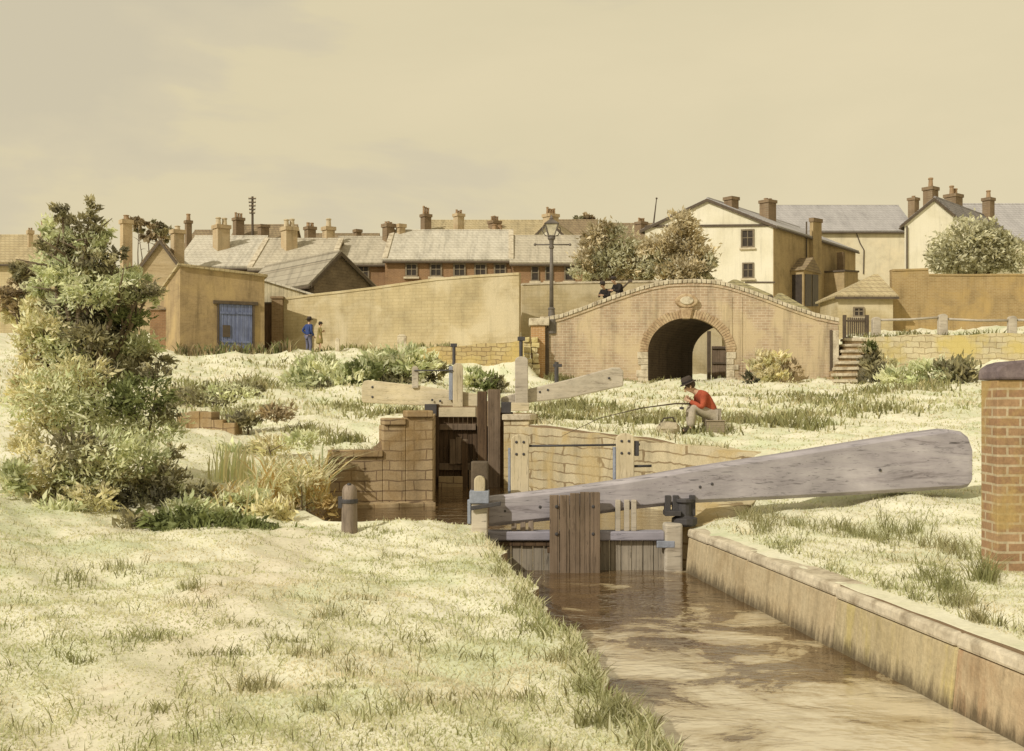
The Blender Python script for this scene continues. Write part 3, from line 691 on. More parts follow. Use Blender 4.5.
# ------------------------------------------------------------------ the bridge
BY = 46.0; BD = 4.2
def bridge():
    Y = BY; X = lambda px: PX(px, Y); Z = lambda py: PZ(py, Y)
    top = [(546,321),(560,318.5),(580,311.5),(600,304),(620,297),(640,290.5),(655,286.5),(670,284),(690,283),(710,283.5),(725,286),(745,292),(765,299),(790,308.5),(815,317),(838,322)]
    tx = np.array([X(a) for a, b in top]); tz = np.array([Z(b) for a, b in top])
    T = lambda x: float(np.interp(x, tx, tz))
    xa, xb = X(648), X(727); xc = (xa+xb)/2; ra = (xb-xa)/2; zs = Z(352); rh = Z(318)-zs; zb = 1.9
    def A(x): return zs + rh*math.sqrt(max(0, 1-((x-xc)/ra)**2))
    r = thing('brick_bridge', 'humped brick canal bridge with one round arch and a carved crest', 'bridge', (xc, Y, Z(385)))
    xs = sorted(set([float(x) for x in np.linspace(tx[0], tx[-1], 40)] + [xc - ra*math.cos(math.pi*i/28) for i in range(29)]))
    SK = 2.55                                     # the barrel runs askew to the right
    def face(y, sk, tp, flip):
        m = []
        return m
    m = MB()
    def spandrel(y, sk, drop):
        base = {}
        vs = []; 
        for x in xs:
            inside = xa-1e-6 <= x <= xb+1e-6
            vs.append((x + (sk if True else 0)*0 + 0, y, zb))
        return base
    # front face, top, back face as strips
    yb = Y + BD
    for a, b in zip(xs, xs[1:]):
        mid = (a+b)/2; arch = xa < mid < xb
        la, lb = (A(a), A(b)) if arch else (zb, zb)
        m.add([(a,Y,la),(b,Y,lb),(b,Y,T(b)),(a,Y,T(a))], [(0,1,2,3)])
        # parapet: top, inner face, deck, rear parapet
        p = .42; dk = 1.0
        m.add([(a,Y,T(a)),(b,Y,T(b)),(b,Y+p,T(b)),(a,Y+p,T(a))], [(0,1,2,3)])
        m.add([(a,Y+p,T(a)),(b,Y+p,T(b)),(b,Y+p,T(b)-dk),(a,Y+p,T(a)-dk)], [(0,1,2,3)])
        m.add([(a,Y+p,T(a)-dk),(b,Y+p,T(b)-dk),(b,yb-p,T(b)-dk),(a,yb-p,T(a)-dk)], [(0,1,2,3)])
        m.add([(a,yb-p,T(a)-dk),(b,yb-p,T(b)-dk),(b,yb-p,T(b)-.1),(a,yb-p,T(a)-.1)], [(0,1,2,3)])
        m.add([(a,yb-p,T(a)-.1),(b,yb-p,T(b)-.1),(b,yb,T(b)-.1),(a,yb,T(a)-.1)], [(0,1,2,3)])
    for x in (tx[0], tx[-1]):
        m.add([(x,Y,zb),(x,yb,zb),(x,yb,T(x)-.1),(x,Y,T(x))], [(0,1,2,3)])
    # back face with the shifted arch
    xs2 = sorted(set([float(x) for x in np.linspace(tx[0], tx[-1], 40)] + [xc + SK - ra*math.cos(math.pi*i/28) for i in range(29)]))
    for a, b in zip(xs2, xs2[1:]):
        mid = (a+b)/2-SK; arch = xa < mid < xb
        la, lb = (A(a-SK), A(b-SK)) if arch else (zb, zb)
        m.add([(a,yb,la),(b,yb,lb),(b,yb,T(b)-.1),(a,yb,T(a)-.1)], [(0,1,2,3)])
    m.build('spandrel', BRIDGE_BRICK, r)
    # barrel lining
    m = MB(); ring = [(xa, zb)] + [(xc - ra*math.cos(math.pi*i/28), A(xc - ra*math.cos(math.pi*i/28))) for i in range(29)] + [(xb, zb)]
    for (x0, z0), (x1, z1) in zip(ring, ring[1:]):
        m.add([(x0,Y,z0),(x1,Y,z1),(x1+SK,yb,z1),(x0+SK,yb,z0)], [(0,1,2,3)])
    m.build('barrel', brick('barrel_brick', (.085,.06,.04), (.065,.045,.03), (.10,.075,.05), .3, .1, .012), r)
    # voussoirs in two rings
    m = MB(); k = 46
    tot = math.pi
    for i in range(k):
        t0, t1 = math.pi*(i+.06)/k, math.pi*(i+.94)/k
        pr = .03 + random.uniform(0, .02); o = .36 + random.uniform(-.03, .03)
        q = lambda t, d: (xc - (ra+d)*math.cos(t), Y-pr, zs + (rh+d)*math.sin(t))
        m.prism([q(t0,.0), q(t1,.0), q(t1,o), q(t0,o)], (0, pr+.25, 0))
    m.build('arch_ring', ARCH_BRICK, r, bevel=.01)
    m = MB(); z = Z(386)-.1
    while z < zs-.05:
        h = random.uniform(.2, .3)
        for s, e in ((-1, xa), (1, xb)):
            w = random.uniform(.25, .5)
            MB().box(min(e, e+s*w), max(e, e+s*w), Y-.04-random.uniform(0,.02), Y+.2, z, min(z+h-.015, zs)).build('jamb_stone', COPING, r, bevel=.015)
        z += h
    # kerbed coping that follows the hump
    m = MB(); L = np.linspace(tx[0]-.25, tx[-1]+.05, 64)
    for a, b in zip(L, L[1:]):
        a2, b2 = a+.012, b-.012
        d = random.uniform(-.012, .012)
        m.add([(a2,Y-.09,T(a2)+.003),(b2,Y-.09,T(b2)+.003),(b2,Y+.5,T(b2)+.003),(a2,Y+.5,T(a2)+.003),
               (a2,Y-.09,T(a2)+.17+d),(b2,Y-.09,T(b2)+.17+d),(b2,Y+.5,T(b2)+.19+d),(a2,Y+.5,T(a2)+.19+d)],
              [(0,3,2,1),(4,5,6,7),(0,1,5,4),(1,2,6,5),(2,3,7,6),(3,0,4,7)])
    m.build('coping', COPING, r, bevel=.02)
    m = MB()
    for a, b in zip(L, L[1:]):
        m.add([(a,Y-.045,T(a)-.11),(b,Y-.045,T(b)-.11),(b,Y+.03,T(b)-.11),(a,Y+.03,T(a)-.11),(a,Y-.045,T(a)-.005),(b,Y-.045,T(b)-.005),(b,Y+.03,T(b)-.005),(a,Y+.03,T(a)-.005)],
              [(0,3,2,1),(4,5,6,7),(0,1,5,4),(1,2,6,5),(2,3,7,6),(3,0,4,7)])
    m.build('string_course', BRIDGE_BRICK, r)
    # carved crest on a bracket above the crown
    cx, cz = X(686), Z(301); n = 22
    poly = [(cx + .45*math.cos(2*math.pi*i/n)*(1+.06*math.cos(4*math.pi*i/n)), Y-.22, cz + .30*math.sin(2*math.pi*i/n)) for i in range(n)]
    m = MB().prism(poly, (0, .3, 0)); cr = m.build('crest', ARCH_BRICK, r, bevel=.05, seg=3)
    poly = [(cx + .28*math.cos(2*math.pi*i/n), Y-.27, cz + .17*math.sin(2*math.pi*i/n)) for i in range(n)]
    MB().prism(poly, (0, .06, 0)).build('crest_boss', COPING, cr, bevel=.03)
    MB().prism([(cx-.16,Y-.14,Z(319)),(cx+.16,Y-.14,Z(319)),(cx+.27,Y-.18,Z(308)),(cx-.27,Y-.18,Z(308))], (0,.3,0)).build('bracket', ARCH_BRICK, cr, bevel=.03)
    # terminal pier on the left, pilaster breaks on the face
    MB().box(X(531), X(545), Y-.25, Y+.55, zb, Z(326)).build('end_pier', brick('pier_brick', (.46,.27,.12), (.40,.23,.10), (.48,.36,.22), .24,.08,.012, stain=.4), r, bevel=.02)
    MB().box(X(529), X(549), Y-.34, Y+.64, Z(326)+.003, Z(318.5)).build('pier_cap', COPING, r, bevel=.03)
    MB().box(X(543.5), X(549), Y-.1, Y+.05, zb, Z(328)).build('downpipe', DARK_WOOD, r, bevel=.02)
    for px in (731, 741): MB().box(X(px)-.05, X(px)+.05, Y-.028, Y+.03, Z(384), Z(297)).build('face_rib', BRIDGE_BRICK, r)
    # sloping return at the right end
    e0 = X(832); MB().add([(e0,Y-.06,zb),(X(838.5),Y-.06,zb),(X(846),Y+1.1,zb),(X(846),Y+1.5,zb),(e0,Y+1.5,zb),
        (X(838.5),Y-.06,Z(331)),(e0,Y-.06,Z(331)),(e0,Y+1.5,Z(318)),(X(846),Y+1.5,Z(318)),(X(846),Y+1.1,Z(320))],
        [(0,4,3,2,1),(0,1,5,6),(1,2,9,5),(2,3,8,9),(3,4,7,8),(4,0,6,7),(6,5,9,8,7)]).build('end_return', COPING, r, bevel=.02)
    MB().box(X(829.5), X(832)-.003, Y-.1, Y-.005, zb, Z(330)).build('rain_pipe', DARK_WOOD, r, bevel=.015)
    # rough stone buttress at the left
    m = MB(); z = 2.0
    while z < 4.2:
        for i in range(2):
            w = .28 + .1*random.random()
            x = X(524.5)+i*.33 - (.05 if z > 3.4 else .0)
            m.box(x, x+w*.85, Y-.7-random.uniform(0,.08), Y-.26, z, z+.2)
        z += .22
    m.jitter(.02).build('buttress', PALE_STONE, r, bevel=.03)
bridge()

# yard seen through the arch: pale wall, dark gate posts
y = 55.2
r = thing('yard_wall', 'pale yard wall seen through the bridge arch', 'wall', (PX(712,y), y, 2.4))
MB().box(PX(640,y), PX(790,y), y, y+.35, 1.8, 5.6).build('masonry', TAN_RENDER, r)
y = 53.6
r = thing('yard_gate', 'dark framed wooden gate standing in the yard beyond the arch', 'gate', (PX(716,y), y, 2.4))
MB().box(PX(707.5,y), PX(711,y), y, y+.18, 2.0, PZ(331,y)).build('gate_post', DARK_WOOD, r, bevel=.02)
MB().box(PX(712,y), PX(726,y), y+.04, y+.12, 2.0, PZ(346,y)).build('boards', GATE_BROWN, r, bevel=.01)
for py in (347, 362, 376): MB().box(PX(712,y), PX(727,y), y-.03, y+.035, PZ(py+2,y), PZ(py,y)).build('rail', DARK_WOOD, r, bevel=.01)
MB().box(PX(726.5,y), PX(729.5,y), y, y+.18, 2.0, PZ(338,y)).build('gate_post', DARK_WOOD, r, bevel=.02)

# lamp standard on the end pier
def lamp():
    y = 46.15; c = PX(551.5, y); z0 = PZ(319.5, y); Z = lambda py: PZ(py, y)
    r = thing('street_lamp', 'slender iron gas lamp with a ladder bar on the bridge end', 'street lamp', (c, y, z0))
    MB().lathe((c,y,z0-.6), [(.26,0),(.26,.55),(.24,.62),(.15,.7),(.13,1.0),(.16,1.05),(.1,1.12)], 14).build('base', LAMP_IRON, r, smooth=False, bevel=.01)
    h = Z(246)-z0
    MB().lathe((c,y,z0+.5), [(.09,0),(.078,h*.5),(.065,h-.5)], 12).build('column', LAMP_IRON, r, smooth=True)
    m = MB().lathe((c,y,Z(249)), [(.07,0),(.11,.04),(.11,.1),(.08,.14),(.1,.36),(.16,.42),(.16,.5),(.1,.55)], 12); m.build('collar', LAMP_IRON, r)
    m = MB().tube([(PX(535,y), y, Z(244.6)), (PX(570,y), y, Z(244.6))], .03, 8)
    for px in (535, 570): m.ball((PX(px,y), y, Z(244.6)), .06, 8, 6)
    m.build('ladder_bar', LAMP_IRON, r, smooth=True)
    # lantern: four posts flaring upward, glass, roof
    z1, z2 = Z(236), Z(224.5); a, b = .12, .27
    ln = MB()
    for sx in (-1,1):
        for sy in (-1,1): ln.tube([(c+sx*a, y+sy*a, z1), (c+sx*b, y+sy*b, z2)], .022, 6)
    for s, z in ((a+.01,z1),(b+.01,z2)):
        for k in range(4):
            p = [(-1,-1),(1,-1),(1,1),(-1,1)]
            ln.tube([(c+p[k][0]*s, y+p[k][1]*s, z), (c+p[(k+1)%4][0]*s, y+p[(k+1)%4][1]*s, z)], .022, 6)
    ln = ln.build('lantern', LAMP_IRON, r)
    MB().add([(c-a,y-a,z1),(c+a,y-a,z1),(c+a,y+a,z1),(c-a,y+a,z1),(c-b,y-b,z2),(c+b,y-b,z2),(c+b,y+b,z2),(c-b,y+b,z2)],
             [(0,1,5,4),(1,2,6,5),(2,3,7,6),(3,0,4,7)]).build('glass', LAMP_GLASS, ln)
    m = MB().add([(c-b-.04,y-b-.04,z2+.02),(c+b+.04,y-b-.04,z2+.02),(c+b+.04,y+b+.04,z2+.02),(c-b-.04,y+b+.04,z2+.02),(c,y,z2+.26)],
             [(0,3,2,1),(0,1,4),(1,2,4),(2,3,4),(3,0,4)]); m.lathe((c,y,z2+.2), [(.07,0),(.09,.05),(.05,.12),(.03,.2)], 8)
    m.build('lantern_roof', LAMP_IRON, ln)
    m = MB()
    for s in (-1,1): m.tube([(c+s*.1,y,z1-.02),(c+s*.26,y,z1+.02),(c+s*.38,y,z1+.2),(c+s*.36,y,z1+.36),(c+s*.28,y,z1+.38)], .022, 6)
    m.build('scroll_bracket', LAMP_IRON, r)
lamp()
# ------------------------------------------------------------------ walls of the middle distance
def wall_px(name, label, cat, pts, mat, thick=.3, cope=.1, cope_mat=None, zdrop=.6):
    """pts: (px, top row, Y)"""
    plan = [(PX(a, y), y) for a, b, y in pts]; zt = [PZ(b, y) for a, b, y in pts]
    zb = min(g(x, y) for x, y in plan) - zdrop
    P2, Z2 = subdiv(plan, zt, 1.5, .02)
    return wall_run(name, label, cat, P2, Z2, zb, thick, mat, cope, cope_mat)
wall_px('garden_wall', 'long tan brick wall with a rising top behind the man in blue', 'garden wall',
        [(281,301,54.5),(310,297,54),(371,289.5,53),(437,280.5,52),(519,275,51)], TAN_RENDER, .35, .12)
wall_px('road_wall', 'pale ochre wall running level behind the bridge and lamp', 'road wall', [(522,285,53.4),(600,283.5,54),(722,281.5,54.9)], TAN_RENDER, .3, .1, COPING)
p, z = subdiv([(PX(396,44.4),44.4),(PX(440,44.4),44.4),(PX(480,44.5),44.5),(PX(524,44.6),44.6)], [PZ(352,44.4),PZ(346.5,44.4),PZ(344,44.5),PZ(340,44.6)], .5, .05)
wall_run('rubble_wall', 'low yellowish rubble wall behind the upper gates left of the bridge', 'stone wall', p, z, 2.0, .4, YELLOW_STONE)
p, z = subdiv([(PX(866,46.9),46.9),(PX(930,47),47),(PX(1010,47),47),(PX(1180,47.2),47.2)], [PZ(337,46.9),PZ(335,47),PZ(333,47),PZ(332,47)], .5, .05)
wall_run('rubble_wall', 'pale rubble retaining wall with yellow lichen right of the steps', 'stone wall', p, z, 2.0, .5, PALE_STONE)
wall_px('brick_wall', 'ochre brown brick wall with a stepped top under the round tree', 'brick wall',
        [(892,271,56),(928,270,56),(928.5,275.5,56),(1010,276,56),(1150,276,56.2)], OCHRE_BRICK, .35, .1)

# steps beside the bridge
def steps():
    y0 = 44.0; n = 8
    r = thing('stone_steps', 'worn pale stone steps climbing beside the right end of the bridge', 'steps', (PX(845,y0), y0, 2.3))
    z0, z1 = PZ(384, y0)-.02, 4.22
    for i in range(n):
        t = i/(n-1); y = y0 + t*2.75; zt = z0 + .2 + (z1-z0-.2)*t
        xl, xr = PX(833+11*t, y) + random.uniform(-.03,.03), PX(857+9.5*t, y) + random.uniform(-.05,.05)
        MB().box(xl, xr, y-.06, y+.55, zt-.12, zt).jitter(.012).build('step', COPING, r, bevel=.025)
        MB().box(xl+.07, xr-.07, y+.02, 47.2, zt-.42, zt-.121).build('riser', LOCK_STONE, r)
steps()
y = 48.6
r = thing('iron_gate', 'dark railed gate at the head of the steps', 'gate', (PX(855,y), y, 4.2))
for px in (844.5, 867): MB().box(PX(px-1.6,y), PX(px+1.6,y), y-.07, y+.07, 3.9, PZ(315,y)).build('gate_post', DARK_WOOD, r, bevel=.015)
for py in (320, 337): MB().box(PX(846.5,y), PX(865,y), y-.03, y+.03, PZ(py+1.6,y), PZ(py,y)).build('rail', DARK_WOOD, r)
for k in range(9): MB().box(PX(847.4+2.1*k,y), PX(848.9+2.1*k,y), y-.015, y+.015, PZ(339,y), PZ(317.5,y)).build('bar', DARK_WOOD, r)
def fence():
    y = 48.3
    r = thing('post_fence', 'rustic post and single rail fence above the pale rubble wall', 'fence', (PX(942,y), y, 4.3))
    for px, w, yt, yb in ((876,4,317,341),(942.5,4.4,314,338),(1012,4,316,339),(1085,4,316,339)):
        m = MB(); round_post(m, PX(px-w,y), PX(px+w,y), y-.14, y+.14, PZ(yb,y)-.3, PZ(yt,y), .12); m.build('post', OAK_GREY, r, bevel=.03)
    for a, b, ya, yb in ((880,938,320,317.5),(947,1008,319,320.5),(1016,1081,320,320)):
        MB().tube([(PX(a,y), y, PZ(ya,y)), (PX((a+b)/2,y), y+.03, PZ((ya+yb)/2+.8,y)), (PX(b,y), y, PZ(yb,y))], .055, 7).build('rail', OAK_GREY, r, smooth=True)
fence()
# short posts in the meadow
for lab, px0, px1, yt, yb, y, w in (('stumpy square stone post in front of the long tan wall', 397.5, 406.5, 334.5, 351, 49.5, .2),
                            ('slim pale topped post beside the child', 335.5, 339.5, 338, 355, 51, .14)):
    c = PX((px0+px1)/2, y); zb = g(c, y)
    r = thing('marker_post', lab, 'post', (c, y, zb))
    a = (PX(px1,y)-PX(px0,y))/2
    MB().box(c-a, c+a, y-w/2, y+w/2, min(zb, PZ(yb,y))-.2, PZ(yt+2.2,y)).build('shaft', COPING, r, bevel=.02)
    MB().prism([(c-a*1.1,y-w*.55,PZ(yt+2.2,y)+.003),(c+a*1.1,y-w*.55,PZ(yt+2.2,y)+.003),(c+a*.5,y-w*.55,PZ(yt,y)),(c-a*.5,y-w*.55,PZ(yt,y))], (0,w*1.1,0)).build('cap', COPING, r, bevel=.015)

# ------------------------------------------------------------------ houses
def house(name, label, cat, O, a, d, zb, ze, zr, wall, roof, apex=.5, over=.25, thick=.14, group=None, left_eave=None, gutter=True, board=None, verge=None):
    """gable across vector a (plan), ridge along vector d (plan); O a plan corner. ze eaves, zr ridge"""
    O, a, d = Vector((*O, 0)), Vector((*a, 0)), Vector((*d, 0))
    r = thing(name, label, cat, (O.x + a.x/2 + d.x/2, O.y + a.y/2 + d.y/2, zb), group)
    zl = ze if left_eave is None else left_eave
    up = lambda p, z: Vector((p.x, p.y, z))
    pk = O + a*apex
    m = MB().prism([up(O, zb), up(O+a, zb), up(O+a, ze), up(pk, zr-.02), up(O, zl)], d); m.build('wall', wall, r)
    ah, dh = a.normalized(), d.normalized()
    for e, z in ((O, zl), (O+a, ze)):
        sgn = -1 if e is O else 1
        slope = (zr - z)/max(.01, (pk-e).length)
        e2 = up(e + ah*sgn*over, z - slope*over); p2 = up(pk, zr)
        s = -dh*over*.5; L = d + dh*over
        n = (L.cross(p2-e2)).normalized(); n = n if n.z > 0 else -n
        MB().obox(e2+s+n*.02, p2-e2, L, n*thick).build('roof_slope', roof, r)
        if gutter:
            q = e2 + s + n*.02 - Vector((0,0,.06)) + ah*sgn*.04
            MB().tube([q, q+L], .07, 6).build('gutter', DARK_WOOD, r)
    t = up(pk, zr+thick*1.05)
    MB().tube([t-dh*over*.5, t+d+dh*over*.5], .1, 6).build('ridge', roof, r)
    if verge:
        for o in (Vector((0,0,0)), d):
            v = up(pk, zr)-up(O, zl); nn = Vector((0,0,1))
            MB().obox(up(O, zl)+o-dh*.16-v.normalized()*over*.9+nn*(thick+.0), v+v.normalized()*over*.9, dh*.32, nn*.12).build('verge', verge, r)
    if board:
        for e, z in ((O, zl), (O+a, ze)):
            sgn = -1 if e is O else 1
            v = up(pk, zr)-up(e, z); MB().obox(up(e, z)-dh*(over*.5+.03)-v.normalized()*over*1.2-Vector((0,0,.10)), v+v.normalized()*over*1.2, -dh*.05, Vector((0,0,.22))).build('barge_board', board, r)
    return r
def window(root, c, u, n, w, h, mull=1, frame=None, sill=True):
    """c centre of the opening on the wall face (3D), u unit along the wall, n unit outward"""
    c, u, n = Vector(c), Vector(u).normalized(), Vector(n).normalized(); z = Vector((0,0,1)); t = .1*min(1, w)+.02
    f = MB()
    o = c - u*w/2 - z*h/2
    f.obox(o, u*t, n*.09, z*h); f.obox(o+u*(w-t), u*t, n*.09, z*h)
    f.obox(o+u*t+z*(h-t), u*(w-2*t), n*.088, z*t); f.obox(o+u*t, u*(w-2*t), n*.088, z*t)
    for k in range(mull): f.obox(o+u*(w*(k+1)/(mull+1)-.02)+z*t, u*.05, n*.06, z*(h-2*t))
    f.obox(o+u*t+z*(h*.52), u*(w-2*t), n*.058, z*.05)
    f = f.build('window', frame or FRAME, root)
    MB().obox(o+u*t+z*t, u*(w-2*t), n*.025, z*(h-2*t)).build('pane', GLASS, f)
    if sill: MB().obox(o-u*.1-z*.13, u*(w+.2), n*.16, z*.125).build('sill', SILL, f)
    return f
def chimney(root, px0, px1, yt, yb, Y, pots=2, mat=None, pot=None, depth=None, poth=8, ang=0):
    """stack between columns px0..px1, its top at row yt (without pots), foot at row yb"""
    mat = mat or CH_BRICK; x0, x1 = PX(px0, Y), PX(px1, Y); d = depth or max(.5, (x1-x0)*.75)
    zt, zb = PZ(yt, Y), PZ(yb, Y)-1.2
    # stacks stand cornerwise: one face to the sun, one away from it
    an = math.radians(38); W = x1-x0; sd_ = W/(math.cos(an)+math.sin(an)*.95); u = Vector((math.cos(an), math.sin(an), 0)); n_ = Vector((-math.sin(an), math.cos(an), 0))*.95
    O = Vector((x0 + sd_*.95*math.sin(an), Y, 0)); mid = O + (u+n_)*sd_*.5
    def ob(e, za, zc): return MB().obox(O - (u+n_)*e + Vector((0,0,za)), u*(sd_+2*e), n_*(sd_+2*e), Vector((0,0,zc-za)))
    c = ob(0, zb, zt-.24).build('chimney', mat, root)
    ob(.07, zt-.237, zt).build('chimney_cap', mat, c)
    for k in range(pots):
        q = mid + u*sd_*((k+.5)/pots-.5); x = q.x; h = poth*Y/F*random.uniform(.8, 1.1); rr = min(.17, sd_/pots*.42)
        MB().lathe((x, q.y, zt+.001), [(rr*1.1,0),(rr,h*.15),(rr*.85,h*.8),(rr*1.08,h*.84),(rr*1.08,h*.95),(rr*.9,h)], 10).build('chimney_pot', pot or POT, c)
    return c
def row(label, px0, px1, yg, yr, Y, dep, wall, roof, name='cottage', cat='house', zb=None, group='cottages along the skyline', board=None, verge=None):
    x0, x1 = PX(px0, Y), PX(px1, Y); ze = PZ(yg, Y); zr = PZ(yr, Y+dep/2)
    return house(name, label, cat, (x0, Y), (0, dep), (x1-x0, 0), (5.0 if zb is None else zb), ze, zr, wall, roof, group=group, board=board, verge=verge)
FN = (0,-1,0); FX = (1,0,0)

# far back rows first
h = row('pale tan long roofed house behind the cottages with a tall chimney in front', 428, 548, 241, 222.5, 90, 9, PALE_BRICK, TILE_TAN)
chimney(h, 420, 431, 213.5, 228, 91, 3, CH_DARK)
chimney(h, 453, 464, 213, 236, 88.5, 3, CH_BRICK, poth=4)
chimney(h, 488, 501, 220, 226, 92, 5, CH_DARK, poth=5)
h = row('dark brown house block behind the pole with a sooty twin chimney', 226, 287, 250, 227, 90, 8, DARK_BRICK, TILE_BROWN)
chimney(h, 231, 243, 217, 230, 91, 3, CH_DARK, poth=6)
chimney(h, 256, 268, 224, 236, 89, 0, CH_DARK)
h = row('small dark house peeping over the pale roofs with one sooty stack', 182, 210, 250, 232.5, 88, 8, DARK_BRICK, TILE_BROWN)
chimney(h, 183.5, 191, 220, 236, 88, 1, CH_DARK)
h = row('brown tiled house beside the gabled house, left of the bushy trees', 562, 600, 243, 222, 94, 9, DARK_BRICK, TILE_BROWN)
h = row('far tan roofed house showing between the two crowns of the bushy trees', 604, 692, 246, 225.5, 96, 9, DARK_BRICK, TILE_BROWN)
chimney(h, 636, 648, 221, 230, 98, 4, CH_DARK, poth=4)
h = row('low dark house behind the slate roofs with one sooty twin stack', 300, 372, 252, 236, 86, 8, DARK_BRICK, TILE_BROWN)
chimney(h, 303, 315, 226, 240, 86, 2, CH_DARK, poth=5)
chimney(h, 353, 361, 229, 240, 87, 0, CH_DARK)
# gabled house above the cottages
Y = 84; a0, a1 = PX(532, Y), PX(568, Y)
h = house('gabled_house', 'white gabled house with a potted chimney right behind the street lamp', 'house', (a0, Y), (a1-a0, 0), (2.5, 9), 5.0, PZ(240, Y), PZ(221.5, Y), CREAM, TILE_TAN, over=.3, board=DARK_WOOD)
chimney(h, 543, 559, 213, 224, 84.6, 4, CH_BRICK, poth=7)
# front rows
h = row('far left cottage with a plain tan roof half hidden by the big bush', -40, 57, 263, 238, 70, 8, TAN_RENDER, TILE_TAN)
chimney(h, 26, 32, 230, 244, 72, 2, CH_BRICK, poth=3); chimney(h, 39, 44, 226, 244, 73, 1, CH_BRICK, poth=6)
h = row('pale slated cottage directly behind the flat fronted shed with the blue door', 176, 250, 267, 239, 68, 9, DARK_BRICK, SLATE)
chimney(h, 210, 228, 224, 246, 70, 2, CH_BRICK, POT_PALE)
h = row('pale slated cottage with a broad twin potted chimney left of the sheet roofed barn', 250.5, 330, 269, 241.5, 67.6, 9, DARK_BRICK, SLATE_WARM, verge=COPING)
chimney(h, 279, 296, 226, 249, 70, 2, CH_BRICK, POT_PALE, poth=9)
h = row('pale slated cottage with one slender chimney and a single dark window', 330.5, 397, 263.5, 239.5, 70, 8, COTTAGE_BRICK, SLATE_WARM)
chimney(h, 321, 334, 226, 245, 72, 1, CH_BRICK, POT_PALE, poth=9)
window(h, P(363.5, 272.5, 70), FX, FN, .75, 1.15)
h = row('long cottage of brown brick with five small windows and a pale slate roof', 385, 511, 260, 233, 69.4, 9, COTTAGE_BRICK, SLATE, verge=COPING)
for px in (411.5, 436, 459.5, 480.5, 500): window(h, P(px, 270, 69.4), FX, FN, .78, .85)
chimney(h, 381.5, 394, 223, 240, 73, 3, CH_DARK, poth=2.5); chimney(h, 395.5, 405, 223.5, 240, 73.2, 0, CH_BRICK)
h = row('right end cottage with tall narrow windows next to the lamp post', 511.5, 583, 263, 238.5, 69, 8.5, COTTAGE_BRICK, SLATE_WARM)
for px, w in ((535,.5),(549,.5),(569,.6)): window(h, P(px, 273.5, 69), FX, FN, w, .95, 0)
chimney(h, 487, 507, 229, 238, 75, 2, CH_BRICK, poth=7)
# hipped brown roofed building behind the big bush
Y = 64; a0, a1 = PX(128, Y), PX(192, Y)
h = house('gabled_barn', 'brown tile hung barn gable rising behind the flat fronted shed', 'barn', (a0, Y), (a1-a0, 0), (-1.5, 8), 4.5, PZ(285, Y), PZ(242, Y), rough_mat('tile_hung_gable', [(.30,.22,.12),(.40,.31,.18),(.44,.35,.22)], 1.5, (.3,.3,3), 14), TILE_BROWN, board=DARK_WOOD)
chimney(h, 117.5, 130.5, 219, 262, 65, 1, CH_BRICK, poth=5); chimney(h, 168, 182.5, 229, 249, 66, 1, CH_BRICK, POT_PALE, poth=4)

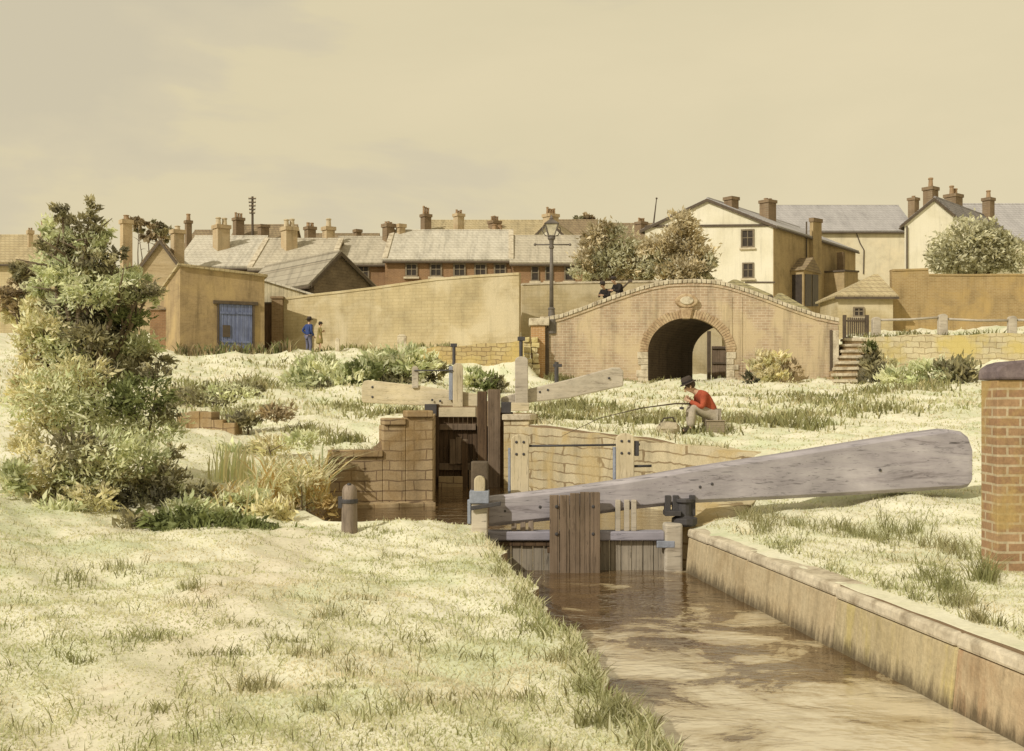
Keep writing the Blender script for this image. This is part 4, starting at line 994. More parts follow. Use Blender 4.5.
# flat fronted shed with the blue door
def shed():
    A = Vector((PX(180, 50), 50.0)); u = Vector((.87, .49)).normalized(); w = Vector((-.49, .87)).normalized()
    # front right corner at column 264
    k = (264.5-CX)/F; s = (k*A.y - A.x)/(u.x - k*u.y); B = A + u*s
    k = (160-CX)/F; s2 = (k*A.y - A.x)/(w.x - k*w.y); Cc = A + w*s2
    zb = g(A.x, A.y)-.7
    r = thing('shed', 'flat fronted tan shed with a faded blue double door', 'shed', (A.x, A.y, zb))
    zA, zB, zC = PZ(266, A.y), PZ(277, B.y), PZ(295, Cc.y)
    D = B + (Cc-A)
    vs = [(A.x,A.y,zb),(B.x,B.y,zb),(D.x,D.y,zb),(Cc.x,Cc.y,zb),(A.x,A.y,zA),(B.x,B.y,zB),(D.x,D.y,zC-.2),(Cc.x,Cc.y,zC)]
    MB().add(vs, [(0,3,2,1),(4,5,6,7),(0,1,5,4),(1,2,6,5),(2,3,7,6),(3,0,4,7)]).build('wall', SHED_WALL, r)
    e = Vector((u.x, u.y, 0))*.12; f = Vector((w.x, w.y, 0))*.12
    q = lambda i, d, z: Vector(vs[i]) + d + Vector((0,0,z))
    MB().add([q(4,-e-f,.01), q(5,e-f,.01), q(6,e+f,.01), q(7,-e+f,.01), q(4,-e-f,.12), q(5,e-f,.12), q(6,e+f,.12), q(7,-e+f,.12)],
             [(0,3,2,1),(4,5,6,7),(0,1,5,4),(1,2,6,5),(2,3,7,6),(3,0,4,7)]).build('roof', TILE_TAN, r)
    n = Vector((u.y, -u.x, 0)); U = Vector((u.x, u.y, 0))
    def onface(px):
        k = (px-CX)/F; s = (k*A.y - A.x)/(u.x - k*u.y); return A + u*s
    p, q2 = onface(219), onface(252); z0, z1 = PZ(352, p.y), PZ(304, p.y); W = (q2-p).length
    for i in range(2):
        dr = MB()
        for k in range(4): dr.obox(Vector((p.x,p.y,z0))+U*(W/2*i + W/8*k+.008), U*(W/8-.016), n*(.05+random.uniform(0,.01)), Vector((0,0,z1-z0)))
        dr = dr.build('door', DOOR_BLUE, r, bevel=.006)
        for zz in (.2, .8): MB().obox(Vector((p.x,p.y,z0+(z1-z0)*zz))+U*(W/2*i+.03)+n*.062, U*(W/2-.06), n*.025, Vector((0,0,.1))).build('door_ledge', DOOR_BLUE, dr)
    pt = MB().obox(Vector((p.x,p.y,z0+.7))+U*.15+n*.064, U*.35, n*.02, Vector((0,0,.55))).build('hatch', DARK_WOOD, r)
    fr = Vector((p.x,p.y,z1)) - U*.28
    MB().obox(fr, U*(W+.55), n*.12, Vector((0,0,.16))).build('lintel', DARK_WOOD, r, bevel=.015)
    for s in (-.1, W+.01): MB().obox(Vector((p.x,p.y,z0))+U*s, U*.09, n*.09, Vector((0,0,z1-z0))).build('door_jamb', DARK_WOOD, r)
    # low extension at the left rear
    x0, x1 = PX(150, 52.6), PX(178, 52.6)
    e = thing('lean_to', 'low brown brick lean-to at the left end of the tan shed', 'lean-to', (x0, 52.6, 3.5))
    MB().box(x0, x1, 52.6, 54.0, 3.2, PZ(310, 52.6)).build('wall', COTTAGE_BRICK, e)
    MB().obox((x0-.1, 52.5, PZ(310,52.6)+.01), (x1-x0+.2,0,0), (0,1.6,.25), (0,0,.1)).build('roof', TILE_BROWN, e)
    # boarded lean-to and brick gate pier on the right
    y = 54.8; x0, x1 = PX(264, y), PX(312, y)
    e = thing('boarded_shed', 'pale boarded lean-to between the blue door shed and the tan wall', 'lean-to', (x0, y, 3.6))
    MB().prism([(x0,y,3.4),(x1,y,3.4),(x1,y,PZ(296,y)),(x0,y,PZ(280,y))], (0,3,0)).build('wall', BOARDS_PALE, e)
    MB().prism([(x0-.2,y-.15,PZ(279.6,y)),(x1+.2,y-.15,PZ(296.5,y)),(x1+.2,y-.15,PZ(294.5,y)),(x0-.2,y-.15,PZ(277.5,y))], (0,3.4,0)).build('roof', SLATE, e)
    y = 54.3; e = thing('gate_pier', 'dark brick gate pier at the left end of the long tan wall', 'gate pier', (PX(277,y), y, 3.7))
    MB().box(PX(272,y), PX(283,y), y-.1, y+.45, 3.2, PZ(299,y)).build('shaft', DARK_BRICK, e)
    MB().box(PX(271,y), PX(284,y), y-.16, y+.5, PZ(299,y)+.003, PZ(296.5,y)).build('cap', DARK_BRICK, e, bevel=.02)
    e = thing('plank_gate', 'dark plank gate between the blue door shed and the brick gate pier', 'gate', (PX(268,y), y, 3.7))
    MB().box(PX(263.5,y), PX(272,y)-.01, y+.1, y+.16, 3.3, PZ(304,y)).build('boards', GATE_DARK, e)
    MB().box(PX(263.5,y), PX(272,y)-.01, y+.08, y+.2, PZ(304,y)+.003, PZ(302,y)).build('head_beam', DARK_WOOD, e)
shed()
# sheet roofed barn with a dark boarded gable
A = Vector((PX(314, 57), 57.0)); B = Vector((PX(372, 60), 60.0)); d = Vector((-5.2, 6.3))
h = house('barn', 'open ridged barn with ribbed grey roof and dark boarded gable', 'barn', (A.x, A.y), (B.x-A.x, B.y-A.y), (d.x, d.y), 4.2, PZ(283, 58), PZ(255, 58.5), BOARDS_DARK, CORRUGATED, apex=.42, over=.35, board=DARK_WOOD)
# right hand side -------------------------------------------------
def white_house():
    Y = 80; A = Vector((PX(645, Y+2), Y+2)); B = Vector((PX(773, Y), Y)); a = B-A
    k0 = Vector((.6, .8)); kk = (855-CX)/F; L = (kk*B.y - B.x)/(k0.x - kk*k0.y); d = k0*L
    ze, zr = PZ(226, Y), PZ(200.5, Y+1)
    h = house('white_house', 'white gable fronted house with side wall browned for shade above the bridge', 'house', (A.x, A.y), (a.x, a.y), (d.x, d.y), 5.4, ze, zr, CREAM, SLATE_BLUE, over=.25, board=DARK_WOOD)
    n = Vector((a.y, -a.x, 0)).normalized(); U = Vector((a.x, a.y, 0)).normalized()
    def f(px, py, out=.0):
        k = (px-CX)/F; s = (k*A.y - A.x)/(a.x - k*a.y); p = A + a*s; return Vector((p.x, p.y, PZ(py, p.y))) + n*out
    window(h, f(747.5, 238.5), U, n, .95, 1.35, 1); window(h, f(748, 270.5), U, n, .85, 1.15, 1)
    c = f(645, 227.5); MB().obox(c, f(773, 226.3)-c, n*.1, Vector((0,0,.16))).build('string_course', DARK_WOOD, h)
    c = f(745, 283); MB().obox(c, f(775, 283)-c, n*.06, Vector((0,0,.1))).build('plinth_band', DARK_WOOD, h)
    # side wall: skin with its shade painted in brown, pipe stack, oriel, low wing
    sn = Vector((k0.y, -k0.x, 0)); S = Vector((k0.x, k0.y, 0))
    def sd(px, py, out=0):
        k = (px-CX)/F; t = (k*B.y - B.x)/(k0.x - k*k0.y); p = B + k0*t; return Vector((p.x, p.y, PZ(py, p.y))) + sn*out
    b0 = Vector((B.x, B.y, 5.4)); MB().obox(b0+S*.02, S*(L-.04), sn*.05, Vector((0,0,ze-5.4-.12))).build('side_wall', SHADED_SIDE, h)
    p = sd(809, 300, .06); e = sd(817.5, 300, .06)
    ch = MB().obox((p.x,p.y,5.4), e-p, sn*.28, Vector((0,0,PZ(222,p.y)-5.4))).build('chimney', SHADED_SIDE, h)
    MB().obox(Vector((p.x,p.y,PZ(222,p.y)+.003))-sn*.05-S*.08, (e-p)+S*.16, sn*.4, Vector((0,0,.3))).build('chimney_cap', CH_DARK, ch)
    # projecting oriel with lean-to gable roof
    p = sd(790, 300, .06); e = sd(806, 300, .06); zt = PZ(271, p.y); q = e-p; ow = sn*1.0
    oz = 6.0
    orl = MB().obox((p.x,p.y,oz), q, ow, Vector((0,0,zt-oz))).build('oriel', SHADED_SIDE, h)
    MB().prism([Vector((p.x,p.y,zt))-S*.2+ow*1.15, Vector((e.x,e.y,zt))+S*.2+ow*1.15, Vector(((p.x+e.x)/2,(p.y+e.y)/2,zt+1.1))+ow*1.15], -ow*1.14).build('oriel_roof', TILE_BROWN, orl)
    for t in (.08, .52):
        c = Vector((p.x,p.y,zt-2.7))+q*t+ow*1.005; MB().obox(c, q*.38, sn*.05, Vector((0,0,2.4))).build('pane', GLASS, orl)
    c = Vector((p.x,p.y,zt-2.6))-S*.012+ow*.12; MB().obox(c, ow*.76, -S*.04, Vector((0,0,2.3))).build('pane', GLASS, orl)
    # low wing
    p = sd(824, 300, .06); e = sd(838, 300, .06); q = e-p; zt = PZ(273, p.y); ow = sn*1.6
    wg = MB().obox((p.x,p.y,5.4), q, ow, Vector((0,0,zt-5.4))).build('low_wing', SHADED_SIDE, h)
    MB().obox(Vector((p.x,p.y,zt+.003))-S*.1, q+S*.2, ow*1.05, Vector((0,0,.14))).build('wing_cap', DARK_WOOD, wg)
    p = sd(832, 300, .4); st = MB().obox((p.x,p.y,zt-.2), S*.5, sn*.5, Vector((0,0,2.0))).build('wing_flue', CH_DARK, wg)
    p = sd(802, 240, .06)
    MB().tube([sd(804.5,222,.16), sd(804.5,305,.16)], .06, 6).build('downpipe', DARK_WOOD, h)
    chimney(h, 725.5, 740, 196, 212, 81.5, 0, CH_DARK); chimney(h, 761.5, 778, 199, 212, 86, 2, CH_DARK, poth=2)
white_house()
# long pale building, slate roof
Y = 97; x0, x1 = PX(775, Y), PX(915, Y)
h = house('long_building', 'long pale building with a blue grey slate roof between the two gabled houses', 'building', (x0, Y), (0, 9), (x1-x0, .0), 5.4, PZ(231, Y), PZ(207.5, Y+4.5), PALE_BRICK, SLATE_BLUE)
chimney(h, 910, 921, 197, 212, 98, 1, CH_DARK, poth=2)
MB().tube([P(856, 232, Y-.06), P(860, 243, Y-.06), P(864, 250, Y-.06), P(863.5, 274, Y-.06)], .05, 5).build('service_pipe', DARK_WOOD, h)
# gabled pale house far right
Y = 78; A = Vector((PX(904.5, Y), Y)); B = Vector((PX(966, Y), Y)); d = Vector((7.5, 8.5))
h = house('gabled_house', 'pale gabled house with dark slates and several chimneys above the round tree', 'house', (A.x, A.y), (B.x-A.x, 0), (d.x, d.y), 5.4, PZ(225, Y), PZ(199.5, Y), CREAM, SLATE_DARK, over=.25, board=DARK_WOOD)
chimney(h, 926, 941, 186, 203, 78.6, 1, CH_DARK, poth=11); chimney(h, 948, 966, 193, 208, 82, 2, CH_DARK, poth=8); chimney(h, 985, 997, 197, 214, 85, 1, CH_DARK, poth=8)
MB().tube([P(907, 226, Y-.12), P(907, 275, Y-.12)], .06, 6).build('downpipe', DARK_WOOD, h)
h = row('plain roofed house at the far right edge behind the round tree', 985, 1120, 240, 206, 92, 9, PALE_BRICK, SLATE_BLUE, group=None)
# hipped shed by the ochre wall
def hip(name, label, px0, px1, yg, yr, Y, dep, wall, roof, apx):
    x0, x1 = PX(px0, Y), PX(px1, Y); zb = g((x0+x1)/2, Y)-.5; ze = PZ(yg, Y); o = .2
    r = thing(name, label, 'outhouse', ((x0+x1)/2, Y, zb))
    MB().box(x0, x1, Y, Y+dep, zb, ze).build('wall', wall, r)
    ax = PX(apx, Y+dep/2); az = PZ(yr, Y+dep/2)
    MB().add([(x0-o,Y-o,ze+.003),(x1+o,Y-o,ze+.003),(x1+o,Y+dep+o,ze+.003),(x0-o,Y+dep+o,ze+.003),(x0-o,Y-o,ze+.1),(x1+o,Y-o,ze+.1),(x1+o,Y+dep+o,ze+.1),(x0-o,Y+dep+o,ze+.1),(ax-.1,Y+dep/2,az),(ax+.1,Y+dep/2,az)],
       [(0,3,2,1),(0,1,5,4),(1,2,6,5),(2,3,7,6),(3,0,4,7),(4,5,9,8),(5,6,9),(6,7,8,9),(7,4,8)]).build('roof', roof, r)
    MB().box(x0-o-.02, x1+o+.02, Y-o-.07, Y-o-.003, ze-.07, ze+.05).build('gutter', DARK_WOOD, r)
    return r
h = hip('outhouse', 'low tan outhouse with a pale hipped roof beside the ochre wall', 838, 893, 298, 274, 55, 3.2, TAN_RENDER, TILE_TAN, 876)
window(h, P(858.5, 312, 55), FX, FN, .55, .5, 1)
h = hip('outhouse', 'mossy hip roofed outhouse just showing over the bridge hump', 706, 768, 297, 279.5, 57.5, 4, TAN_RENDER, TILE_GREEN, 735)
h = hip('outhouse', 'small mossy roofed outhouse below the side wall browned for shade', 772, 806, 312, 293, 58.5, 3, TAN_RENDER, TILE_GREEN, 780)

# poles on the skyline
def pole():
    y = 90; c = PX(252.5, y); Z = lambda py: PZ(py, y)
    r = thing('telegraph_pole', 'tall telegraph pole with short crossarms standing over the dark roof', 'telegraph pole', (c, y, 6))
    MB().tube([(c, y, 5.5), (c, y, Z(196.5))], [.14, .09], 8).build('pole', DARK_WOOD, r)
    for k in range(5):
        z = Z(199+3.6*k); MB().box(c-.3+.02*k, c+.32-.02*k, y-.15, y-.095, z-.05, z+.05).build('crossarm', DARK_WOOD, r)
        for s in (-.27, -.12, .14, .28):
            MB().lathe((c+s*(1-.05*k), y-.12, z+.052), [(.03,0),(.035,.04),(.02,.1)], 6).build('insulator', POT_PALE, r)
pole()
y = 92; r = thing('mast', 'thin leaning mast between the bushy trees', 'mast', (PX(652,y), y, 6))
MB().tube([(PX(652,y), y, 5.5), (PX(652,y), y, PZ(237,y)), (PX(656.5,y), y, PZ(199,y))], [.12,.09,.04], 7).build('pole', DARK_WOOD, r)
MB().ball((PX(656.6,y), y, PZ(198.4,y)), .09, 8, 6).build('finial', DARK_WOOD, r)
# ------------------------------------------------------------------ vegetation
def leaf_mesh(name, mat, parent, C, D, L, Wd, T, base=None):
    """one mesh of bent leaf faces: centres C, directions D, lengths L, widths Wd, tints T"""
    n = len(C); D = D/np.maximum(1e-6, np.linalg.norm(D, axis=1))[:, None]
    R = RNG.normal(size=(n, 3)); S = np.cross(D, R); S /= np.maximum(1e-6, np.linalg.norm(S, axis=1))[:, None]
    Nn = np.cross(S, D)
    L = L[:, None]; Wd = Wd[:, None]
    v = np.stack([C - D*L*.5, C - D*L*.05 + S*Wd*.5 + Nn*L*.06, C + D*L*.5 - Nn*L*.08, C - D*L*.05 - S*Wd*.5 + Nn*L*.06], 1).reshape(-1, 3)
    me = bpy.data.meshes.new(name)
    me.vertices.add(4*n); me.loops.add(4*n); me.polygons.add(n)
    me.vertices.foreach_set('co', v.ravel())
    me.loops.foreach_set('vertex_index', np.arange(4*n, dtype=np.int32))
    me.polygons.foreach_set('loop_start', np.arange(0, 4*n, 4, dtype=np.int32))
    me.update(calc_edges=True)
    at = me.color_attributes.new('tint', 'FLOAT_COLOR', 'POINT')
    at.data.foreach_set('color', np.repeat(np.concatenate([T, np.ones((n, 1))], 1), 4, 0).astype(np.float32).ravel())
    return link(name, me, mat, parent, base)

SAGE = [(0.7, 0.72, 0.444), (0.85, 0.85, 0.574), (0.572, 0.614, 0.34)]
CREAMY = [(0.85, 0.773, 0.508), (0.773, 0.706, 0.414), (0.672, 0.638, 0.358)]
OLIVE = [(0.317, 0.295, 0.168), (0.421, 0.379, 0.207), (0.233, 0.211, 0.131)]
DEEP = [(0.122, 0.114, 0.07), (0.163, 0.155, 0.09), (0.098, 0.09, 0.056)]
GREEN = [(0.23, 0.259, 0.098), (0.287, 0.322, 0.138), (0.172, 0.196, 0.075)]
GOLD = [(0.635, 0.476, 0.178), (0.727, 0.582, 0.297), (0.529, 0.383, 0.163)]
GREYG = [(0.58, 0.56, 0.37), (0.68, 0.65, 0.45), (0.44, 0.42, 0.25)]
TANL = [(0.66, 0.57, 0.36), (0.55, 0.465, 0.28), (0.72, 0.63, 0.43), (0.42, 0.35, 0.2)]
BROWNL = [(0.403, 0.319, 0.188), (0.504, 0.403, 0.245), (0.302, 0.235, 0.142)]

def crown(name, blobs, n, size, parent, clump=.3, elong=2.4, up=.2, jitter=.16, mat=None, per=26):
    """blobs: (centre, radii, palette). Leaves sit in clumps scattered through each blob, densest near its skin"""
    Cs, Ds, Ts = [], [], []
    vol = np.array([b[1][0]*b[1][1]*b[1][2] for b in blobs])**.67; vol /= vol.sum()
    for (c, r, pal), w in zip(blobs, vol):
        k = max(3, int(n*w/per)); c = np.array(c); r = np.array(r); pal = np.array(pal)
        d = RNG.normal(size=(k, 3)); d /= np.linalg.norm(d, axis=1)[:, None]
        rad = RNG.uniform(.35, 1.08, k)**.6
        cc = c + d*r*rad[:, None]
        tone = pal[RNG.integers(0, len(pal), k)]*RNG.uniform(.75, 1.25, (k, 1))
        for j in range(k):
            m = int(per*RNG.uniform(.5, 1.5)); rr = clump*r.mean()*RNG.uniform(.5, 1.2)
            pts = cc[j] + RNG.normal(size=(m, 3))*rr*np.array([1, 1, .7])*.6
            dirs = (d[j]*.9 + RNG.normal(size=(m, 3))*.55 + np.array([0, 0, up]))
            Cs.append(pts); Ds.append(dirs); Ts.append(np.clip(tone[j]*RNG.uniform(1-jitter, 1+jitter, (m, 1)), 0, 1))
    C, D, T = np.concatenate(Cs), np.concatenate(Ds), np.concatenate(Ts)
    L = size*RNG.uniform(.6, 1.5, len(C))
    return leaf_mesh(name, mat or LEAF, parent, C, D, L, L/elong, T)

def limbs(root, foot, tips, r0, mat=None, name='trunk'):
    foot = Vector(foot); m = MB()
    top = sum((Vector(t) for t in tips), Vector())/len(tips); fork = foot.lerp(top, .42)
    m.tube([foot - Vector((0,0,.3)), foot.lerp(fork, .5) + Vector((r0*.4, 0, 0)), fork], [r0*1.25, r0, r0*.75], 8)
    for t in tips:
        t = Vector(t); mid = fork.lerp(t, .5) + Vector((random.uniform(-.1,.1), random.uniform(-.1,.1), .12))*(t-fork).length*.5
        m.tube([fork - (mid-fork)*.08, mid, t], [r0*.6, r0*.38, r0*.12], 6)
        for k in range(2):
            s = mid.lerp(t, .3+.3*k); e = s + Vector((random.uniform(-1,1), random.uniform(-1,1), random.uniform(.1,.9)))*min(.5*r0/.1, (t-fork).length*.3)
            m.tube([s, s.lerp(e, .5)+Vector((0,0,.04)), e], [r0*.22, r0*.15, r0*.05], 5)
    return m.build(name, mat or BARK, root, smooth=True)

def plant(name, label, cat, Y, spec, n, size, foot_px=None, r0=.05, dy=.8, group=None, yoff=.35, **kw):
    """spec: (px, py, rx, ry in pixels, palette[, dY])"""
    s = Y/F; blobs = []
    for b in spec:
        px, py, rx, ry, pal = b[:5]; y = Y + (b[5] if len(b) > 5 else random.uniform(-yoff, yoff))
        blobs.append(((PX(px, y), y, PZ(py, y)), (rx*s, max(rx, ry)*s*dy, ry*s), pal))
    fx = PX(foot_px, Y) if foot_px is not None else float(np.mean([b[0][0] for b in blobs])); fz = g(fx, Y)
    r = thing(name, label, cat, (fx, Y, fz), group)
    limbs(r, (fx, Y, fz), [b[0] for b in blobs], r0, name='trunk' if 'tree' in name else 'stem')
    crown('crown' if 'tree' in name else 'foliage', blobs, n, size, r, **kw)
    return r

# the big tree on the left
plant('elder_tree', 'tall ragged twin topped elder tree above the bramble bushes', 'tree', 16.4, [
    (66,238,18,12,SAGE),(92,246,16,12,SAGE),(60,272,20,12,SAGE),(105,280,20,12,SAGE),(62,213,8,11,OLIVE),(54,228,13,9,SAGE),(72,226,10,11,OLIVE),(90,211,6,12,OLIVE),(88,228,11,14,OLIVE),(105,231,10,8,SAGE),(76,245,24,10,OLIVE),(50,246,12,9,OLIVE),
    (58,262,18,13,SAGE),(94,262,20,13,OLIVE),(118,252,10,6,OLIVE),(75,278,28,14,SAGE),(92,292,32,16,SAGE),(48,285,18,14,SAGE),(38,305,16,14,CREAMY),(112,300,24,14,OLIVE),(126,284,15,11,SAGE),
    (135,276,14,8,SAGE),(75,312,30,18,SAGE),(102,320,22,14,DEEP),(58,304,18,10,OLIVE),(130,318,20,11,GREEN),(147,298,13,10,SAGE),(142,290,18,8,OLIVE),
    (42,330,26,16,CREAMY),(92,338,28,14,OLIVE),(60,345,28,15,SAGE),(120,345,24,14,SAGE),(142,343,20,12,SAGE),(152,358,20,8,OLIVE),(90,366,36,16,SAGE),(122,372,26,10,OLIVE),(32,352,18,16,CREAMY),(30,385,16,20,CREAMY)],
    24000, .095, 84, .11, dy=.9, clump=.46, elong=2.8, up=.2, per=22)
# the rambling bushes under it
B = [('bramble_bush','pale sage bush at the foot of the tall elder tree','bush',15.6,[(55,395,42,26,SAGE),(100,400,40,24,SAGE),(80,375,34,18,CREAMY),(36,420,24,24,CREAMY),(30,390,20,20,CREAMY),(70,398,12,9,GREEN),(90,408,14,10,OLIVE),(60,425,30,14,SAGE)],4200,.10,78),
     ('bramble_bush','dark streaked bush spreading right of the elder tree','bush',15.9,[(140,395,30,20,GREEN),(168,410,16,12,OLIVE),(150,428,32,16,SAGE),(158,372,16,9,OLIVE),(120,425,30,18,SAGE),(130,405,16,9,DEEP)],3400,.10,145),
     ('bramble_bush','olive bush at the edge of the picture, hatched dark in the middle','bush',14.6,[(70,452,34,20,OLIVE),(105,450,32,20,SAGE),(38,468,26,20,CREAMY),(92,474,38,16,SAGE),(56,492,32,12,OLIVE),(32,448,20,16,CREAMY),(96,495,30,12,CREAMY)],4000,.10,75),
     ('bramble_bush','green leaning bush next to the broken brick stub','bush',14.9,[(140,462,34,20,SAGE),(165,478,22,16,OLIVE),(128,488,36,15,OLIVE),(150,503,34,12,DEEP),(178,450,10,10,OLIVE),(118,468,24,14,CREAMY),(165,495,26,12,SAGE)],3800,.10,150),
     ('fern_clump','low dark green fern clump lying along the towpath edge','fern',13.2,[(150,522,30,9,OLIVE),(178,520,30,11,GREEN),(205,527,32,13,GREEN),(237,534,32,13,GREEN),(270,542,30,11,GREEN),(300,548,18,7,OLIVE),(185,510,20,10,SAGE),(222,518,20,9,SAGE)],4600,.13,215)]
for nm, lb, ct, y, sp, n, sz, fp in B: plant(nm, lb, ct, y, sp, n, sz, fp, .03, dy=.7, elong=3.2, up=.35, per=20, clump=.5)
for lab, y, sp, n, fp, gr in (
    ('low olive scrub in the meadow above the upper brick ledge', 29, [(205,396,30,8,OLIVE),(230,392,26,7,SAGE),(180,398,16,9,OLIVE),(250,388,20,6,OLIVE)], 1500, 212, 1),
    ('straggling dark scrub beside the broken brick ledge', 24.6, [(246,420,16,6,OLIVE),(272,413,20,6,BROWNL),(225,428,12,6,SAGE)], 900, 248, 1),
    ('pale low scrub on the bank above the golden reeds', 21.2, [(270,446,22,8,CREAMY),(300,440,18,8,SAGE),(235,452,16,7,SAGE)], 900, 270, 1),
    ('green low scrub between the fern clump and the reeds', 14.9, [(250,500,22,10,SAGE),(215,505,22,10,SAGE),(275,512,20,10,CREAMY),(200,492,14,9,OLIVE)], 1500, 238, 1),
    ('pale creeping scrub at the left foot of the bramble bushes', 14.2, [(28,500,22,14,CREAMY),(60,512,24,10,SAGE),(14,478,16,16,SAGE),(96,516,20,8,OLIVE)], 1700, 45, 1)):
    plant('scrub_bush', lab, 'scrub', y, sp, n, .085+.0028*y, fp, .025, dy=.6, elong=3.2, up=.5, per=18, clump=.6, group='scrub on the near bank')
# clump of yellow reeds
def stalks(name, label, cat, Y, px0, px1, h0, h1, n, pal, base=None, lean=.35, wid=.03, dy=.5, group=None, curve=1.0):
    cx = PX((px0+px1)/2, Y); r = thing(name, label, cat, (cx, Y, g(cx, Y)), group)
    pal = np.array(pal); vs, fs, T = [], [], []
    for k in range(n):
        x = PX(random.uniform(px0, px1), Y); y = Y + random.uniform(-dy, dy); z = g(x, y)-.03
        h = random.uniform(h0, h1); a = random.uniform(0, 6.283); l = h*random.uniform(.15, 1)*lean
        dx, dyy = math.cos(a)*l, math.sin(a)*l*.7; s = Vector((-math.sin(a), math.cos(a), 0))*wid*random.uniform(.5, 1.2)
        if abs(s.x) < wid*.3: s.x = wid*.4
        b = len(vs); t = pal[random.randrange(len(pal))]*random.uniform(.75, 1.2)
        for q, w in ((0, 1), (.4, .9), (.75, .65), (1, .1)):
            p = Vector((x+dx*q**1.8*curve, y+dyy*q**1.8, z + h*(q - .28*curve*lean*q**3)))
            vs += [p - s*w, p + s*w]; T += [t, t]
        fs += [(b+2*i, b+2*i+1, b+2*i+3, b+2*i+2) for i in range(3)]
    me = bpy.data.meshes.new('blades'); me.from_pydata([tuple(v) for v in vs], [], fs)
    at = me.color_attributes.new('tint', 'FLOAT_COLOR', 'POINT')
    at.data.foreach_set('color', np.concatenate([np.clip(np.array(T),0,1), np.ones((len(T),1))], 1).astype(np.float32).ravel())
    link('blades', me, GRASSM, r)
    return r
stalks('reed_clump', 'tall golden reed clump drooping over the low stone wall', 'reeds', 16.6, 264, 322, .4, 1.15, 340, GOLD+CREAMY+CREAMY+SAGE, lean=1.0, wid=.022, dy=.9)
stalks('reed_clump', 'pale yellow upright stalks beside the lower brick stub', 'reeds', 18.3, 214, 252, .3, .75, 90, CREAMY+SAGE, lean=.35, wid=.02, dy=.6)
stalks('reed_clump', 'pale cream reed tuft between the golden reeds and the fern', 'reeds', 15.3, 215, 285, .2, .55, 170, CREAMY+GOLD, lean=.9, wid=.018, dy=.8)
plant('bramble_bush','thin brown thicket below the golden reeds','bush',15.6,[(285,515,24,14,BROWNL),(318,500,20,22,GOLD),(300,480,20,16,CREAMY),(312,528,18,7,BROWNL)],1100,.10,300,.02,dy=.6,elong=3.5,up=.4,per=16,clump=.6)

# bushes behind the lock
M = [('low_bush','feathery grey green bush left of the long pale beam','bush',36.5,[(300,385,22,16,SAGE),(320,375,24,18,SAGE),(345,381,24,17,SAGE),(364,375,16,14,GREEN),(330,395,32,11,OLIVE),(292,396,14,9,CREAMY)],3400,.26,325),
     ('low_bush','tall green bush rising behind the left handrail post','bush',38.5,[(383,366,20,16,SAGE),(402,359,20,15,SAGE),(420,362,20,14,SAGE),(395,380,24,12,OLIVE),(436,370,16,12,OLIVE),(372,380,14,10,GREEN)],3000,.26,400),
     ('low_bush','small green bush between the two upper balance beams','bush',37.5,[(470,378,11,9,SAGE),(486,381,13,8,GREEN),(500,385,9,7,OLIVE)],900,.24,484),
     ('low_bush','pale leafy bush with dark heart against the bridge face','bush',44.6,[(762,366,14,12,CREAMY),(778,362,14,13,CREAMY),(792,370,10,11,BROWNL),(752,376,8,8,DEEP),(772,377,18,7,CREAMY)],1500,.26,772),
     ('low_bush','dark ivy bush climbing beside the stone steps','bush',44.7,[(872,362,9,16,OLIVE),(880,374,14,10,OLIVE),(890,366,10,9,CREAMY),(870,346,6,9,GREEN)],1500,.24,878),
     ('low_bush','long dark olive bush under the pale rubble wall','bush',40.5,[(900,378,22,11,SAGE),(928,372,24,13,SAGE),(955,377,24,17,OLIVE),(975,386,20,18,OLIVE),(940,391,28,13,SAGE),(968,370,18,10,SAGE),(915,393,22,9,CREAMY),(962,398,20,10,DEEP)],4200,.26,945)]
for nm, lb, ct, y, sp, n, sz, fp in M: plant(nm, lb, ct, y, sp, n, sz, fp, .05, dy=.7, elong=3, up=.6, per=20, clump=.42, group='bushes round the lock and bridge')
stalks('weed_fringe', 'dark weedy fringe along the foot of the tan shed', 'weeds', 49.6, 176, 292, .25, .75, 420, OLIVE+BROWNL+GREEN, lean=.6, wid=.05, dy=.35)
# trees behind the road wall and right
plant('bushy_tree','broad pale crowned tree left of the pair behind the road wall','tree',60,[(600,238,18,15,TANL),(620,244,20,18,GREYG),(590,258,17,16,TANL),(612,264,26,17,GREYG),(638,256,16,18,TANL),(582,271,12,10,GREYG),(632,273,20,11,TANL),(606,231,14,8,TANL),(645,268,12,12,GREYG)],7500,.27,612,.22,dy=1,clump=.4,per=22,elong=2.6,group='trees beyond the bridge')
plant('bushy_tree','pointed tan green tree next to the white gabled house','tree',59,[(684,221,14,15,TANL),(682,240,18,16,TANL),(662,248,20,15,TANL),(692,254,20,13,TANL),(703,262,11,11,GREYG),(655,264,18,13,GREYG),(680,271,26,12,TANL),(700,278,12,8,GREYG)],7500,.27,680,.22,dy=1,clump=.4,per=22,elong=2.6,up=.45,group='trees beyond the bridge')
plant('bushy_tree','round grey green tree over the ochre brick wall','tree',61,[(965,240,26,20,GREYG),(950,258,20,16,GREYG),(982,256,24,18,GREYG),(940,264,10,9,GREYG),(992,236,16,14,GREYG),(966,268,26,9,GREYG),(1005,255,20,20,GREYG)],9000,.25,970,.24,dy=1,clump=.38,per=22,elong=2.2,group='trees beyond the bridge')
plant('distant_tree','little round topped tree on the left skyline','tree',92,[(139,222,8,5,BROWNL),(138,230,5,4,OLIVE)],500,.4,139,.12,dy=1,elong=2,group='trees on the skyline')
plant('distant_tree','broad brown tree hump behind the left chimneys','tree',95,[(155,231,10,10,BROWNL),(164,234,9,9,OLIVE),(148,236,7,6,BROWNL),(158,224,6,5,OLIVE)],1200,.42,157,.2,dy=1,elong=2,group='trees on the skyline')
